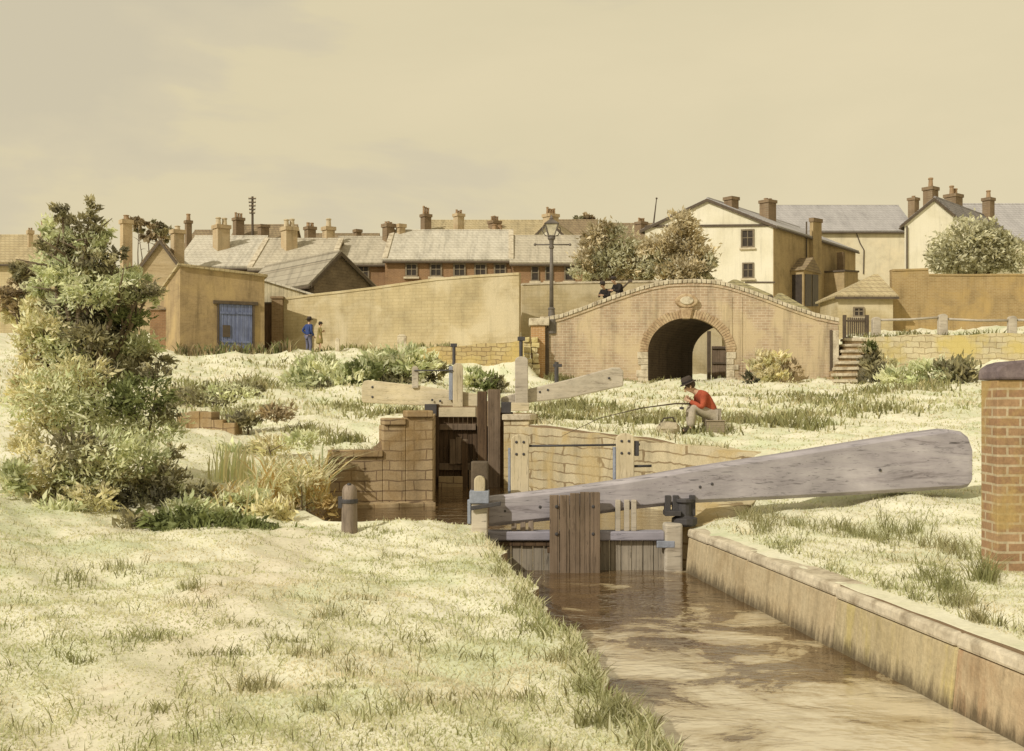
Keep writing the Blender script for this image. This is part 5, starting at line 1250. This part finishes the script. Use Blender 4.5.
plant('distant_tree','dark bushy tree top beside the chimney of the gabled house','tree',100,[(578,219,6,4,OLIVE),(587,218,7,4,BROWNL),(582,224,10,4,OLIVE)],700,.4,583,.15,dy=1,elong=2,group='trees on the skyline')
plant('distant_tree','brown low tree below the tan roof behind the elder','tree',42,[(24,272,16,10,OLIVE),(40,277,14,10,BROWNL),(12,290,16,11,BROWNL),(34,292,16,9,OLIVE),(22,312,18,14,CREAMY),(4,300,14,14,BROWNL),(36,322,16,10,SAGE)],3400,.26,22,.14,dy=1,elong=2.4)

# ------------------------------------------------------------------ grass
def grass():
    V0, T0, H0, A0, W0 = [], [], [], [], []
    def scatter(x, y, h, w, pal, lean=.5, free=False):
        x, y = np.asarray(x), np.asarray(y)
        l, r = edge(LE, y), edge(RE, y)
        ok = np.ones(len(x), bool) if free else ((x < l-.02) | (x > r+.18)) & ~((y > 14) & (y < 26.4) & (x > l-.5) & (x < r+.45))
        x, y = x[ok], y[ok]; n = len(x)
        z = gz(x, y)-.015
        V0.append(np.stack([x, y, z], 1)); pal = np.array(pal)
        patch = np.sin(x*1.7+.9*y)+np.sin(y*2.3-x*.8+2)+.7*np.sin(5.1*x-3.2*y)+.5*np.sin(9*x+7*y)
        tp = -.085*y - 1.45 + .25*np.sin(1.9*y); path = (np.abs(x-tp+.22*np.sin(2.9*y+1)) < .26) & (y < 13.2)
        hs = np.where(path, .7, 1.0)
        T0.append(np.clip(np.where((patch > .9)[:, None], np.array([.80,.84,.70]), np.where((patch < -1.2)[:, None], np.array([1.0,.97,.95]), np.array([.93,.95,.87])))*pal[RNG.integers(0, len(pal), n)]*RNG.uniform(.8, 1.2, (n, 1)), 0, 1))
        H0.append((np.broadcast_to(h, ok.shape)[ok])*RNG.uniform(.5, 1.3, n)*hs); W0.append(np.broadcast_to(w, ok.shape)[ok]*1.0); A0.append(np.full(n, lean))
    scatter_any = lambda *a: scatter(*a, free=True)
    straw = [(.78,.74,.56),(.81,.77,.60),(.73,.70,.50),(.68,.68,.46),(.77,.71,.53)]
    olive = [(.40,.39,.22),(.31,.30,.15),(.46,.44,.26),(.22,.2,.1)]
    # overall nap: even over the picture, so density falls with distance
    n = 270000
    u = RNG.uniform(0, 1, n); y = 1/(1/4.2*(1-u) + 1/30.0*u); px = RNG.uniform(-260, 1300, n)
    scatter((px-CX)*y/F, y, .022+.0014*y, .0035+.0006*y, straw, 1.0)
    n = 27000
    u = RNG.uniform(0, 1, n); y = 1/(1/28.0*(1-u) + 1/54.0*u); px = RNG.uniform(-200, 1230, n)
    scatter((px-CX)*y/F, y, .13, .028, straw+[(.36,.34,.17)], .9)
    # darker tufts where the picture hatches them: (px, py row of the foot, spread px, spread rows, count, height)
    tufts = [(190,590,16,4,60,.2),(70,585,22,5,60,.2),(115,570,30,6,90,.16),(150,640,40,4,90,.10),(75,655,26,4,60,.1),(215,655,40,4,110,.10),(245,625,24,5,60,.1),(330,615,22,6,90,.1),
      (290,640,25,5,70,.09),(300,655,20,5,60,.1),(250,690,30,5,110,.13),(160,710,18,4,60,.12),(310,710,20,4,40,.1),(330,688,30,2,60,.06),(420,640,30,5,70,.09),(360,600,30,5,70,.08),
      (395,560,30,4,60,.09),(440,545,25,4,60,.09),(380,533,26,3,110,.09),(510,612,16,4,50,.1),(530,630,14,5,60,.1),(560,660,20,5,90,.12),(590,690,22,6,110,.14),(620,715,22,7,140,.16),(600,725,25,6,110,.16),(480,660,26,5,60,.09),(450,700,40,6,90,.08),(520,700,30,6,90,.09),
      (500,575,8,6,60,.1),(520,600,8,6,60,.1),(545,635,8,6,60,.1),
      (720,512,18,4,120,.22),(745,518,20,4,90,.2),(760,505,20,3,180,.3),(800,507,24,3,140,.2),(840,505,30,3,200,.22),(880,504,30,3,220,.24),(920,502,30,3,220,.24),(955,500,22,3,180,.22),
      (735,545,25,5,120,.1),(780,550,22,5,120,.12),(860,535,30,5,120,.12),(880,545,20,5,120,.12),(900,560,30,4,100,.1),(930,575,26,5,160,.16),(945,590,20,5,160,.2),(960,605,20,5,140,.2),(985,580,14,4,160,.3),(880,590,25,5,90,.1),(905,600,20,5,90,.12),
      (830,570,30,5,90,.08),(800,535,24,4,90,.1),(870,615,14,4,90,.16),(975,620,20,5,120,.16),(990,560,12,4,80,.2)]
    for px, py, sx, sy, k, h in tufts:
        pxs = RNG.normal(px, sx*.5, k); pys = RNG.normal(py, sy*.5, k)
        y = EYE*F/np.maximum(40, pys-HY)
        for _ in range(3): y = (EYE-gz((pxs-CX)*y/F, y))*F/np.maximum(40, pys-HY)
        scatter((pxs-CX)*y/F, y, h*.8, .005, olive+[(.5,.48,.3)], 1.1)
    rr = np.random.default_rng(21)
    for _ in range(900):
        px, py = rr.uniform(-20, 1040), 520+250*rr.uniform(0, 1)**1.3; y0 = EYE*F/(py-HY)
        if not (edge(LE, y0) > (px-CX)*y0/F or edge(RE, y0)+.3 < (px-CX)*y0/F): continue
        k = int(rr.integers(5, 26)); pxs = rr.normal(px, rr.uniform(3, 16), k); y = np.clip(rr.normal(y0, .012*y0+.05, k), 3.5, 16)
        scatter((pxs-CX)*y/F, y, rr.uniform(.03, .10), .004, olive + straw[3:4]*2, 1.1)
    # growth hanging over the lock walls
    for (xa, ya), (xb, yb), k in (((-3.6,21.95),(-2.5,22.15),260), ((.3,26.6),(3.9,19.6),420), ((-2.6,22.7),(-1.9,22.75),90)):
        u = RNG.uniform(0, 1, k); scatter_any(xa+(xb-xa)*u+RNG.normal(0,.06,k), ya+(yb-ya)*u+RNG.normal(0,.08,k), .2, .012, olive+straw, 1.2)
    # far tufts: (px, Y, spread px, dY, count, height)
    far = [(215,34,40,1.5,500,.3),(255,35,30,1.0,300,.34),(190,30,22,1.,250,.25),(235,27,34,.8,250,.22),(350,30,30,1,200,.2),(310,24.5,30,.5,180,.2),(345,23.6,24,.3,180,.22),
      (390,28,40,.8,200,.22),(560,31,36,1.6,500,.26),(600,30,40,1.2,300,.22),(560,28,30,.8,260,.2),(655,26.5,60,1.0,500,.22),(740,24.5,50,.8,500,.26),(800,24,40,.8,260,.24),(700,22.6,40,.5,260,.2),
      (820,32,60,2,420,.24),(790,26,40,1,300,.22),(870,28,50,1.5,300,.25),(900,37,60,1.5,400,.35),(800,36,60,.8,200,.2),(700,36,60,.8,200,.18),(900,48.1,60,.4,260,.3),(960,48.1,40,.4,160,.3),
      (440,46.2,60,.4,260,.3),(350,52,60,.6,220,.3),(400,50.6,40,.6,160,.26),(620,44.8,50,.3,200,.2),(560,45.2,18,.3,160,.35),(850,44.5,20,.4,120,.25),(300,44,60,2,260,.2)]
    for px, Y, sx, sy, k, h in far:
        y = np.clip(RNG.normal(Y, sy*.5, k), 14.5, 60); pxs = RNG.normal(px, sx*.5, k)
        scatter((pxs-CX)*y/F, y, h, .006+.0006*Y, olive+[(.42,.38,.2)], .9)
    # ragged fringes along the canal edges
    for tab, s, k in ((LE, -1, 1500), (RE, 1, 900)):
        y = 1/RNG.uniform(1/13.0, 1/4.5, k); x = edge(tab, y) + s*np.abs(RNG.normal(0, .08, k)) + (.0 if s < 0 else .24)
        scatter(x + s*.03, y, .10, .007, olive+straw, 1.1)
    B, T, H, Wd, Ln = map(np.concatenate, (V0, T0, H0, W0, A0)); n = len(B)
    a = RNG.uniform(0, 2*np.pi, n); d = np.stack([np.cos(a), np.sin(a), np.zeros(n)], 1); f = RNG.uniform(0, 2*np.pi, n)
    s = np.stack([np.cos(f), np.sin(f)*.5, np.zeros(n)], 1)*Wd[:, None]
    l = (H*RNG.uniform(.1, 1, n)*Ln)[:, None]; h = H[:, None]*np.array([[0, 0, 1]])
    v = np.stack([B-s, B+s, B+d*l*.35+h*.55+s*.7, B+d*l*.35+h*.55-s*.7, B+d*l+h*.95], 1).reshape(-1, 3)
    i = np.arange(n)*5
    me = bpy.data.meshes.new('grass'); me.vertices.add(5*n); me.loops.add(7*n); me.polygons.add(2*n)
    me.vertices.foreach_set('co', v.ravel())
    me.loops.foreach_set('vertex_index', np.stack([i, i+1, i+2, i+3, i+3, i+2, i+4], 1).ravel().astype(np.int32))
    me.polygons.foreach_set('loop_start', np.stack([np.arange(n)*7, np.arange(n)*7+4], 1).ravel().astype(np.int32))
    me.update(calc_edges=True)
    at = me.color_attributes.new('tint', 'FLOAT_COLOR', 'POINT')
    at.data.foreach_set('color', np.repeat(np.concatenate([T, np.ones((n, 1))], 1), 5, 0).astype(np.float32).ravel())
    tag(link('grass', me, GRASSM), kind='stuff')
grass()

# ------------------------------------------------------------------ people
def skinned(name, verts, edges, mat, parent, root='pelvis', sub=2):
    """verts: {key: (pos, radius)}; grown with the Skin modifier and frozen"""
    keys = list(verts); ix = {k: i for i, k in enumerate(keys)}
    me = bpy.data.meshes.new(name); me.from_pydata([tuple(verts[k][0]) for k in keys], [(ix[a], ix[b]) for a, b in edges], [])
    o = bpy.data.objects.new('tmp', me); COL.objects.link(o)
    o.modifiers.new('s', 'SKIN'); s = o.modifiers.new('d', 'SUBSURF'); s.levels = s.render_levels = sub
    for k in keys:
        sv = me.skin_vertices[0].data[ix[k]]; rr = verts[k][1]
        sv.radius = rr if hasattr(rr, '__len__') else (rr, rr); sv.use_root = (k == root)
    dg = bpy.context.evaluated_depsgraph_get(); dg.update()
    out = bpy.data.meshes.new_from_object(o.evaluated_get(dg)); out.name = name
    bpy.data.objects.remove(o); bpy.data.meshes.remove(me)
    out.polygons.foreach_set('use_smooth', [True]*len(out.polygons))
    out.materials.clear()
    return link(name, out, mat, parent)

def hand(vt, ed, wrist, key, d, side, r=.010):
    """palm and five unequal bent fingers continued from the wrist vertex"""
    d = Vector(d).normalized(); side = Vector(side); side = (side - d*side.dot(d)).normalized(); dn = d.cross(side)
    w = Vector(vt[wrist][0]); p = w + d*.06; vt[key+'palm'] = (p, (.034, .02)); ed.append((wrist, key+'palm'))
    for k, (o, l) in enumerate(((-.03,.062),(-.01,.072),(.011,.068),(.03,.052))):
        a = p + d*.035 + side*o; b = a + d*l*.55 + dn*.012; c = b + d*l*.35 + dn*.028
        for q, pos, rr in (('a', a, r), ('b', b, r*.9), ('c', c, r*.75)): vt[f'{key}{k}{q}'] = (pos, rr)
        ed += [(key+'palm', f'{key}{k}a'), (f'{key}{k}a', f'{key}{k}b'), (f'{key}{k}b', f'{key}{k}c')]
    a = w + d*.035 - side*.04; b = a + d*.035 - side*.015 + dn*.02
    vt[key+'ta'] = (a, r*1.1); vt[key+'tb'] = (b, r*.85); ed += [(key+'palm', key+'ta'), (key+'ta', key+'tb')]

def person(label, base, yaw, joints, clothes, hat=None, group=None, hair=(.06,.04,.025), face=None, scale=1.0):
    """joints: local metres, facing +Y (local). clothes: list of (name, material, {key:radius}, edges)"""
    r = thing('person', label, 'person', base, group); cy, sy = math.cos(yaw), math.sin(yaw); base = Vector(base)
    def w(p):
        p = Vector(p)*scale; return base + Vector((p.x*cy - p.y*sy, p.x*sy + p.y*cy, p.z))
    dirn = lambda p: Vector((p[0]*cy - p[1]*sy, p[0]*sy + p[1]*cy, p[2]))
    J = {k: w(v) for k, v in joints.items()}
    rad = dict(pelvis=(.12,.10), waist=(.11,.09), chest=(.14,.10), neck=.05, jaw=.062, head=.088, crown=.07,
               shoulderL=.052, shoulderR=.052, elbowL=.04, elbowR=.04, wristL=.028, wristR=.028,
               hipL=.085, hipR=.085, kneeL=.058, kneeR=.058, ankleL=.04, ankleR=.04, toeL=.035, toeR=.035)
    fwd = Vector(face) if face else Vector((0,1,0)); fw = dirn(fwd).normalized()
    vt = {k: (J[k], (tuple(x*scale for x in rad[k]) if hasattr(rad[k], '__len__') else rad[k]*scale)) for k in J if k in rad}
    ed = [('pelvis','waist'),('waist','chest'),('chest','neck'),('neck','jaw'),('jaw','head'),('head','crown')]
    for s in 'LR':
        ed += [('chest','shoulder'+s),('shoulder'+s,'elbow'+s),('elbow'+s,'wrist'+s),('pelvis','hip'+s),('hip'+s,'knee'+s),('knee'+s,'ankle'+s),('ankle'+s,'toe'+s)]
    for s in 'LR':
        hand(vt, ed, 'wrist'+s, 'h'+s, J['wrist'+s]-J['elbow'+s], dirn((0,0,1)) if abs((J['wrist'+s]-J['elbow'+s]).normalized().z) < .8 else dirn((0,1,0)), .010)
    ed = [e for e in ed if e[0] in vt and e[1] in vt]
    vt['nose'] = (J['head'] + fw*.115*scale - Vector((0,0,.015))*scale, .016*scale); ed.append(('head','nose'))
    body = skinned('body', vt, ed, SKIN, r)
    side = fw.cross(Vector((0,0,1))).normalized(); hd = J['head']
    m = MB()
    for s in (-1, 1): m.ball(hd + side*.034*s*scale + fw*.086*scale + Vector((0,0,.012)), .013*scale, 8, 6)
    m.build('eye', CLOTH_DARK, body, smooth=True)
    m = MB()
    m.ball(hd + fw*.083*scale - Vector((0,0,.055))*scale, (.024*scale, .018*scale, .007*scale), 8, 6); m.build('mouth', CLOTH_RED, body, smooth=True)
    m = MB()
    for s in (-1, 1): m.ball(hd + side*.09*s*scale - Vector((0,0,.01)), (.02*scale, .02*scale, .034*scale), 8, 6)
    m.build('ear', SKIN, body, smooth=True)
    hm = MB().ball(hd - fw*.02*scale + Vector((0,0,.035))*scale, (.103*scale, .103*scale, .095*scale), 12, 8)
    hm.build('hair', plain('dark_hair', hair), r, smooth=True)
    for nm, mt, rr, ee in clothes:
        vs = {k: (J[k], (tuple(x*scale for x in v) if hasattr(v, '__len__') else v*scale)) for k, v in rr.items()}
        skinned(nm, vs, ee, mt, r, root=list(rr)[0])
    if hat:
        br, ht, tilt = hat; up = (Vector((0,0,1)) + fw*tilt).normalized()
        q = up.to_track_quat('Z', 'Y').to_matrix(); c = hd + up*.075*scale
        prof = [(br*.98,-.012),(br,0),(.112,.012),(.108,.04),(.104,ht*.75),(.085,ht),(.03,ht-.015),(.001,ht-.012)]
        m = MB().lathe((0,0,0), prof, 16); m.v = [tuple(c + q @ (Vector(v)*scale)) for v in m.v]
        m.build('hat', HAT, r, smooth=True)
        b = MB().lathe((0,0,0), [(.114,.014),(.116,.016),(.113,.045),(.108,.046)], 16); b.v = [tuple(c + q @ (Vector(v)*scale)) for v in b.v]
        b.build('hat_band', CLOTH_DARK, r, smooth=True)
    return r
ARM = [('chest','shoulderL'),('chest','shoulderR'),('shoulderL','elbowL'),('shoulderR','elbowR'),('elbowL','wristL'),('elbowR','wristR')]
LEG = [('pelvis','hipL'),('pelvis','hipR'),('hipL','kneeL'),('hipR','kneeR'),('kneeL','ankleL'),('kneeR','ankleR')]
TOR = [('pelvis','waist'),('waist','chest')]
def boots(r, nm='shoe'): pass

def jacket(mat, hem=True, fat=1.0, name='coat'):
    rr = dict(pelvis=(.165*fat,.14*fat), waist=(.15*fat,.13*fat), chest=(.18*fat,.14*fat), collar=.072, shoulderL=.08, shoulderR=.08, elbowL=.062, elbowR=.062, wristL=.046, wristR=.046)
    return (name, mat, rr, TOR + ARM + [('chest','collar')])
def trousers(mat):
    rr = dict(pelvis=(.14,.12), hipL=.11, hipR=.11, kneeL=.082, kneeR=.082, ankleL=.07, ankleR=.07)
    return ('trousers', mat, rr, LEG)
def shoes(s, mat=None):
    return ('shoe', mat or CLOTH_DARK, {'ankle'+s: .052, 'toe'+s: .045}, [('ankle'+s, 'toe'+s)])

# the man in blue, hand on hip
st = dict(pelvis=(0,0,.92), waist=(0,.01,1.08), chest=(0,.02,1.32), collar=(0,.02,1.46), neck=(0,.03,1.49), jaw=(0,.05,1.565), head=(0,.05,1.63), crown=(0,.04,1.69),
          shoulderL=(-.2,.01,1.40), shoulderR=(.2,.01,1.40), elbowL=(-.36,-.08,1.17), wristL=(-.2,.05,.99), elbowR=(.25,-.02,1.12), wristR=(.22,.14,.92),
          hipL=(-.1,0,.86), hipR=(.1,0,.86), kneeL=(-.11,.03,.48), kneeR=(.12,.05,.48), ankleL=(-.12,0,.09), ankleR=(.14,0,.09), toeL=(-.14,.16,.04), toeR=(.17,.16,.04))
y = 52.0; x = PX(308.5, y)
person('man in a blue coat and brimmed hat standing hand on hip by the tan wall', (x, y, g(x, y)), -.75, st,
       [jacket(CLOTH_BLUE, fat=1.1), trousers(CLOTH_SLATE), shoes('L'), shoes('R')], hat=(.19, .13, 0))
# the child in olive
ch = {k: Vector(v) for k, v in st.items()}
ch['elbowL'] = V(-.25,.08,1.14); ch['wristL'] = V(-.08,.2,1.22); ch['elbowR'] = V(.25,.08,1.14); ch['wristR'] = V(.06,.2,1.2)
y = 51.8; x = PX(319.5, y)
dress = ('dress', CLOTH_OLIVE, dict(hem=(.27,.25), skirt=(.22,.2), pelvis=(.185,.16), waist=(.15,.13), chest=(.17,.13), collar=.06, shoulderL=.075, shoulderR=.075, elbowL=.055, elbowR=.055),
         [('hem','skirt'),('skirt','pelvis'),('pelvis','waist'),('waist','chest'),('chest','collar'),('chest','shoulderL'),('chest','shoulderR'),('shoulderL','elbowL'),('shoulderR','elbowR')])
ch['hem'] = V(0,0,.42); ch['skirt'] = V(0,0,.65)
person('child in a long olive dress and peaked hat standing beside the man in blue', (x, y, g(x, y)), -1.2, ch, [dress, shoes('L'), shoes('R')], hat=(.17, .1, .15), scale=.78)
# the angler
an = dict(pelvis=(0,0,.33), waist=(0,.05,.49), chest=(0,.21,.68), collar=(0,.31,.77), neck=(0,.33,.785), jaw=(0,.43,.82), head=(0,.455,.88), crown=(0,.445,.935),
          shoulderL=(-.19,.23,.735), shoulderR=(.19,.23,.735), elbowL=(-.23,.26,.48), elbowR=(.23,.26,.48), wristL=(-.06,.46,.60), wristR=(.06,.42,.62),
          hipL=(-.1,.02,.33), hipR=(.1,.02,.33), kneeL=(-.13,.42,.50), kneeR=(.13,.42,.50), ankleL=(-.12,.46,.10), ankleR=(.12,.40,.10), toeL=(-.14,.62,.045), toeR=(.14,.56,.045))
y = 22.6; x = PX(712.5, y); zf = g(x, y)
person('seated angler in a red top and dark brimmed hat hunched over his rod', (x, y, zf), math.pi/2+.12, an,
       [jacket(CLOTH_RED, name='pullover'), ('trousers', CLOTH_CREAM, dict(pelvis=(.15,.13), hipL=.11, hipR=.11, kneeL=.09, kneeR=.09, ankleL=.07, ankleR=.07), LEG), shoes('L', HAT), shoes('R', HAT)],
       hat=(.165, .12, .4), face=(0,1,-.5), scale=1.08)
r = thing('fishing_box', 'small grey wicker box the red topped angler sits on', 'box', (x+.03, y, zf))
MB().box(x-.15, x+.22, y-.2, y+.2, zf-.02, zf+.235).build('basket', WICKER, r, bevel=.02)
MB().box(x-.17, x+.24, y-.22, y+.22, zf+.236, zf+.262).build('lid', WICKER, r, bevel=.01)
r = thing('fishing_rod', 'long curved fishing rod pointing left over the bank', 'fishing rod', (PX(690,y), y, PZ(403,y)))
pts = [(PX(699,y), y-.02, PZ(404,y)), (PX(675,y), y-.1, PZ(403.5,y)), (PX(640,y), y-.3, PZ(408,y-.3)), (PX(600,y-.6), y-.6, PZ(418,y-.6)), (PX(562,y-.9), y-.9, PZ(436,y-.9))]
MB().tube(pts, [.02,.017,.012,.008,.004], 7).build('rod', DARK_WOOD, r, smooth=True)
m = MB().lathe((PX(681,y), y-.09, PZ(408,y)), [(.01,-.03),(.045,-.025),(.045,.02),(.01,.025)], 10); m.build('reel', IRON, r)
# tackle beside the angler
y = 22.3; x = PX(668, y); zf = g(x, y)
r = thing('tackle_bag', 'pale canvas bag lying on the grass before the angler', 'bag', (x, y, zf))
MB().ball((x, y, zf+.13), (.24,.16,.15), 14, 9).jitter(.012).build('bag', CANVAS, r, smooth=True)
MB().tube([(x-.18,y-.08,zf+.2),(x-.1,y-.1,zf+.34),(x+.08,y-.1,zf+.36),(x+.17,y-.08,zf+.2)], .016, 6).build('strap', HAT, r, smooth=True)
MB().obox((x-.17,y-.165,zf+.12), (.34,0,0), (0,.06,.0), (0,.05,.14)).build('flap', CANVAS, r, bevel=.02)

# two figures leaning over the bridge parapet, one with a pole on the shoulder
lean = {k: Vector(v) for k, v in st.items()}
lean.update(chest=V(0,.2,1.26), waist=V(0,.07,1.07), collar=V(0,.3,1.40), neck=V(0,.32,1.43), jaw=V(0,.42,1.48), head=V(0,.43,1.55), crown=V(0,.42,1.62), shoulderL=V(-.2,.2,1.34), shoulderR=V(.2,.2,1.34),
            elbowL=V(-.24,.34,1.1), elbowR=V(.24,.34,1.1), wristL=V(-.1,.55,1.12), wristR=V(.1,.55,1.12))
yb = BY+.82
for lab, px, yaw, ht, dz in (('dark clad figure with a brimmed hat leaning over the bridge parapet', 608, 2.5, (.19,.12,.1), .02), ('dark clad figure shouldering a pole behind the parapet', 621, 2.2, (.16,.1,0), .05)):
    x = PX(px, yb); topz = np.interp(px, [600,620,640], [PZ(304,BY), PZ(297,BY), PZ(290.5,BY)])
    person(lab, (x, yb, topz-.86+dz), yaw, lean, [jacket(CLOTH_DARK, fat=1.15), trousers(CLOTH_DARK), shoes('L'), shoes('R')], hat=ht)
y = yb-.05
r = thing('carrying_pole', 'dark pole slanting up over the shoulder of the second bridge figure', 'pole', (PX(622,y), y, PZ(290,y)))
MB().tube([(PX(615,y), y-.1, PZ(295.5,y)), (PX(624,y), y, PZ(286.5,y)), (PX(631.5,y), y+.1, PZ(279.5,y))], [.05,.045,.03], 7).build('shaft', DARK_WOOD, r)
MB().box(PX(628.5,y), PX(632.5,y), y+.04, y+.14, PZ(282,y), PZ(279,y)).build('head', DARK_WOOD, r, bevel=.01)

# ------------------------------------------------------------------ sky, sun, camera
to_sun = Vector((-.57, -.58, .57)).normalized()
elev = math.asin(to_sun.z); azim = math.atan2(to_sun.x, to_sun.y)
w = bpy.data.worlds.new('World'); SC.world = w; w.use_nodes = True; t = w.node_tree; t.nodes.clear()
def wn(typ, **k):
    n = t.nodes.new('ShaderNode'+typ)
    for a, b in k.items(): setattr(n, a, b)
    return n
out = wn('OutputWorld'); sky = wn('TexSky', sky_type='NISHITA'); sky.sun_disc = False; sky.sun_elevation = elev; sky.sun_rotation = azim % (2*math.pi)
sky.dust_density = 4; sky.air_density = 1
bs = wn('Background'); bs.inputs[1].default_value = .05; t.links.new(sky.outputs[0], bs.inputs[0])
tc = wn('TexCoord'); mp = wn('Mapping'); mp.inputs['Scale'].default_value = (1.0, 1.0, 2.6); t.links.new(tc.outputs['Generated'], mp.inputs[0])
nz = wn('TexNoise'); nz.inputs['Scale'].default_value = 2.3; nz.inputs['Detail'].default_value = 6; nz.inputs['Roughness'].default_value = .55; nz.inputs['Distortion'].default_value = .3; t.links.new(mp.outputs[0], nz.inputs['Vector'])
rp = wn('ValToRGB'); e = rp.color_ramp.elements; e.new(.5); e.new(.5)
for k, (p, c) in enumerate(((.38,(.575,.51,.365)),(.46,(.615,.54,.375)),(.50,(.66,.575,.375)),(.70,(.70,.605,.395)))):
    e[k].position = p; e[k].color = (*c, 1)
sx = wn('SeparateXYZ'); t.links.new(tc.outputs['Generated'], sx.inputs[0])
m1 = wn('Math', operation='MULTIPLY_ADD'); m1.inputs[1].default_value = .30; t.links.new(sx.outputs[0], m1.inputs[0]); t.links.new(nz.outputs['Fac'], m1.inputs[2])
m2 = wn('Math', operation='MULTIPLY_ADD'); m2.inputs[1].default_value = -.35; t.links.new(sx.outputs[2], m2.inputs[0]); t.links.new(m1.outputs[0], m2.inputs[2])
m3 = wn('Math', operation='ADD', use_clamp=True); m3.inputs[1].default_value = .085; t.links.new(m2.outputs[0], m3.inputs[0]); t.links.new(m3.outputs[0], rp.inputs[0])
bc = wn('Background'); bc.inputs[1].default_value = .98; t.links.new(rp.outputs[0], bc.inputs[0])
mx = wn('MixShader'); mx.inputs[0].default_value = .93; t.links.new(bs.outputs[0], mx.inputs[1]); t.links.new(bc.outputs[0], mx.inputs[2]); t.links.new(mx.outputs[0], out.inputs[0])

sl = bpy.data.lights.new('sun', 'SUN'); sl.energy = 2.8; sl.angle = math.radians(.6); sl.color = (1, .95, .86)
so = bpy.data.objects.new('sun', sl); COL.objects.link(so); so.rotation_euler = to_sun.to_track_quat('Z', 'Y').to_euler(); so.location = (0, 0, 40)

cam = bpy.data.cameras.new('camera'); co = bpy.data.objects.new('camera', cam); COL.objects.link(co); SC.camera = co
cam.sensor_width = 36; cam.lens = 36*F/1024; cam.shift_y = (HY - 375.5)/1024; cam.clip_end = 2000; cam.clip_start = .05
co.location = (0, 0, EYE); co.rotation_euler = (math.pi/2, 0, 0)

vs = SC.view_settings; vs.view_transform = 'Standard'; vs.look = 'None'; vs.exposure = .24; vs.gamma = 1; vs.use_curve_mapping = False
SC.render.resolution_x, SC.render.resolution_y = 1024, 751
SC.cycles.max_bounces = 8; SC.cycles.use_denoising = True
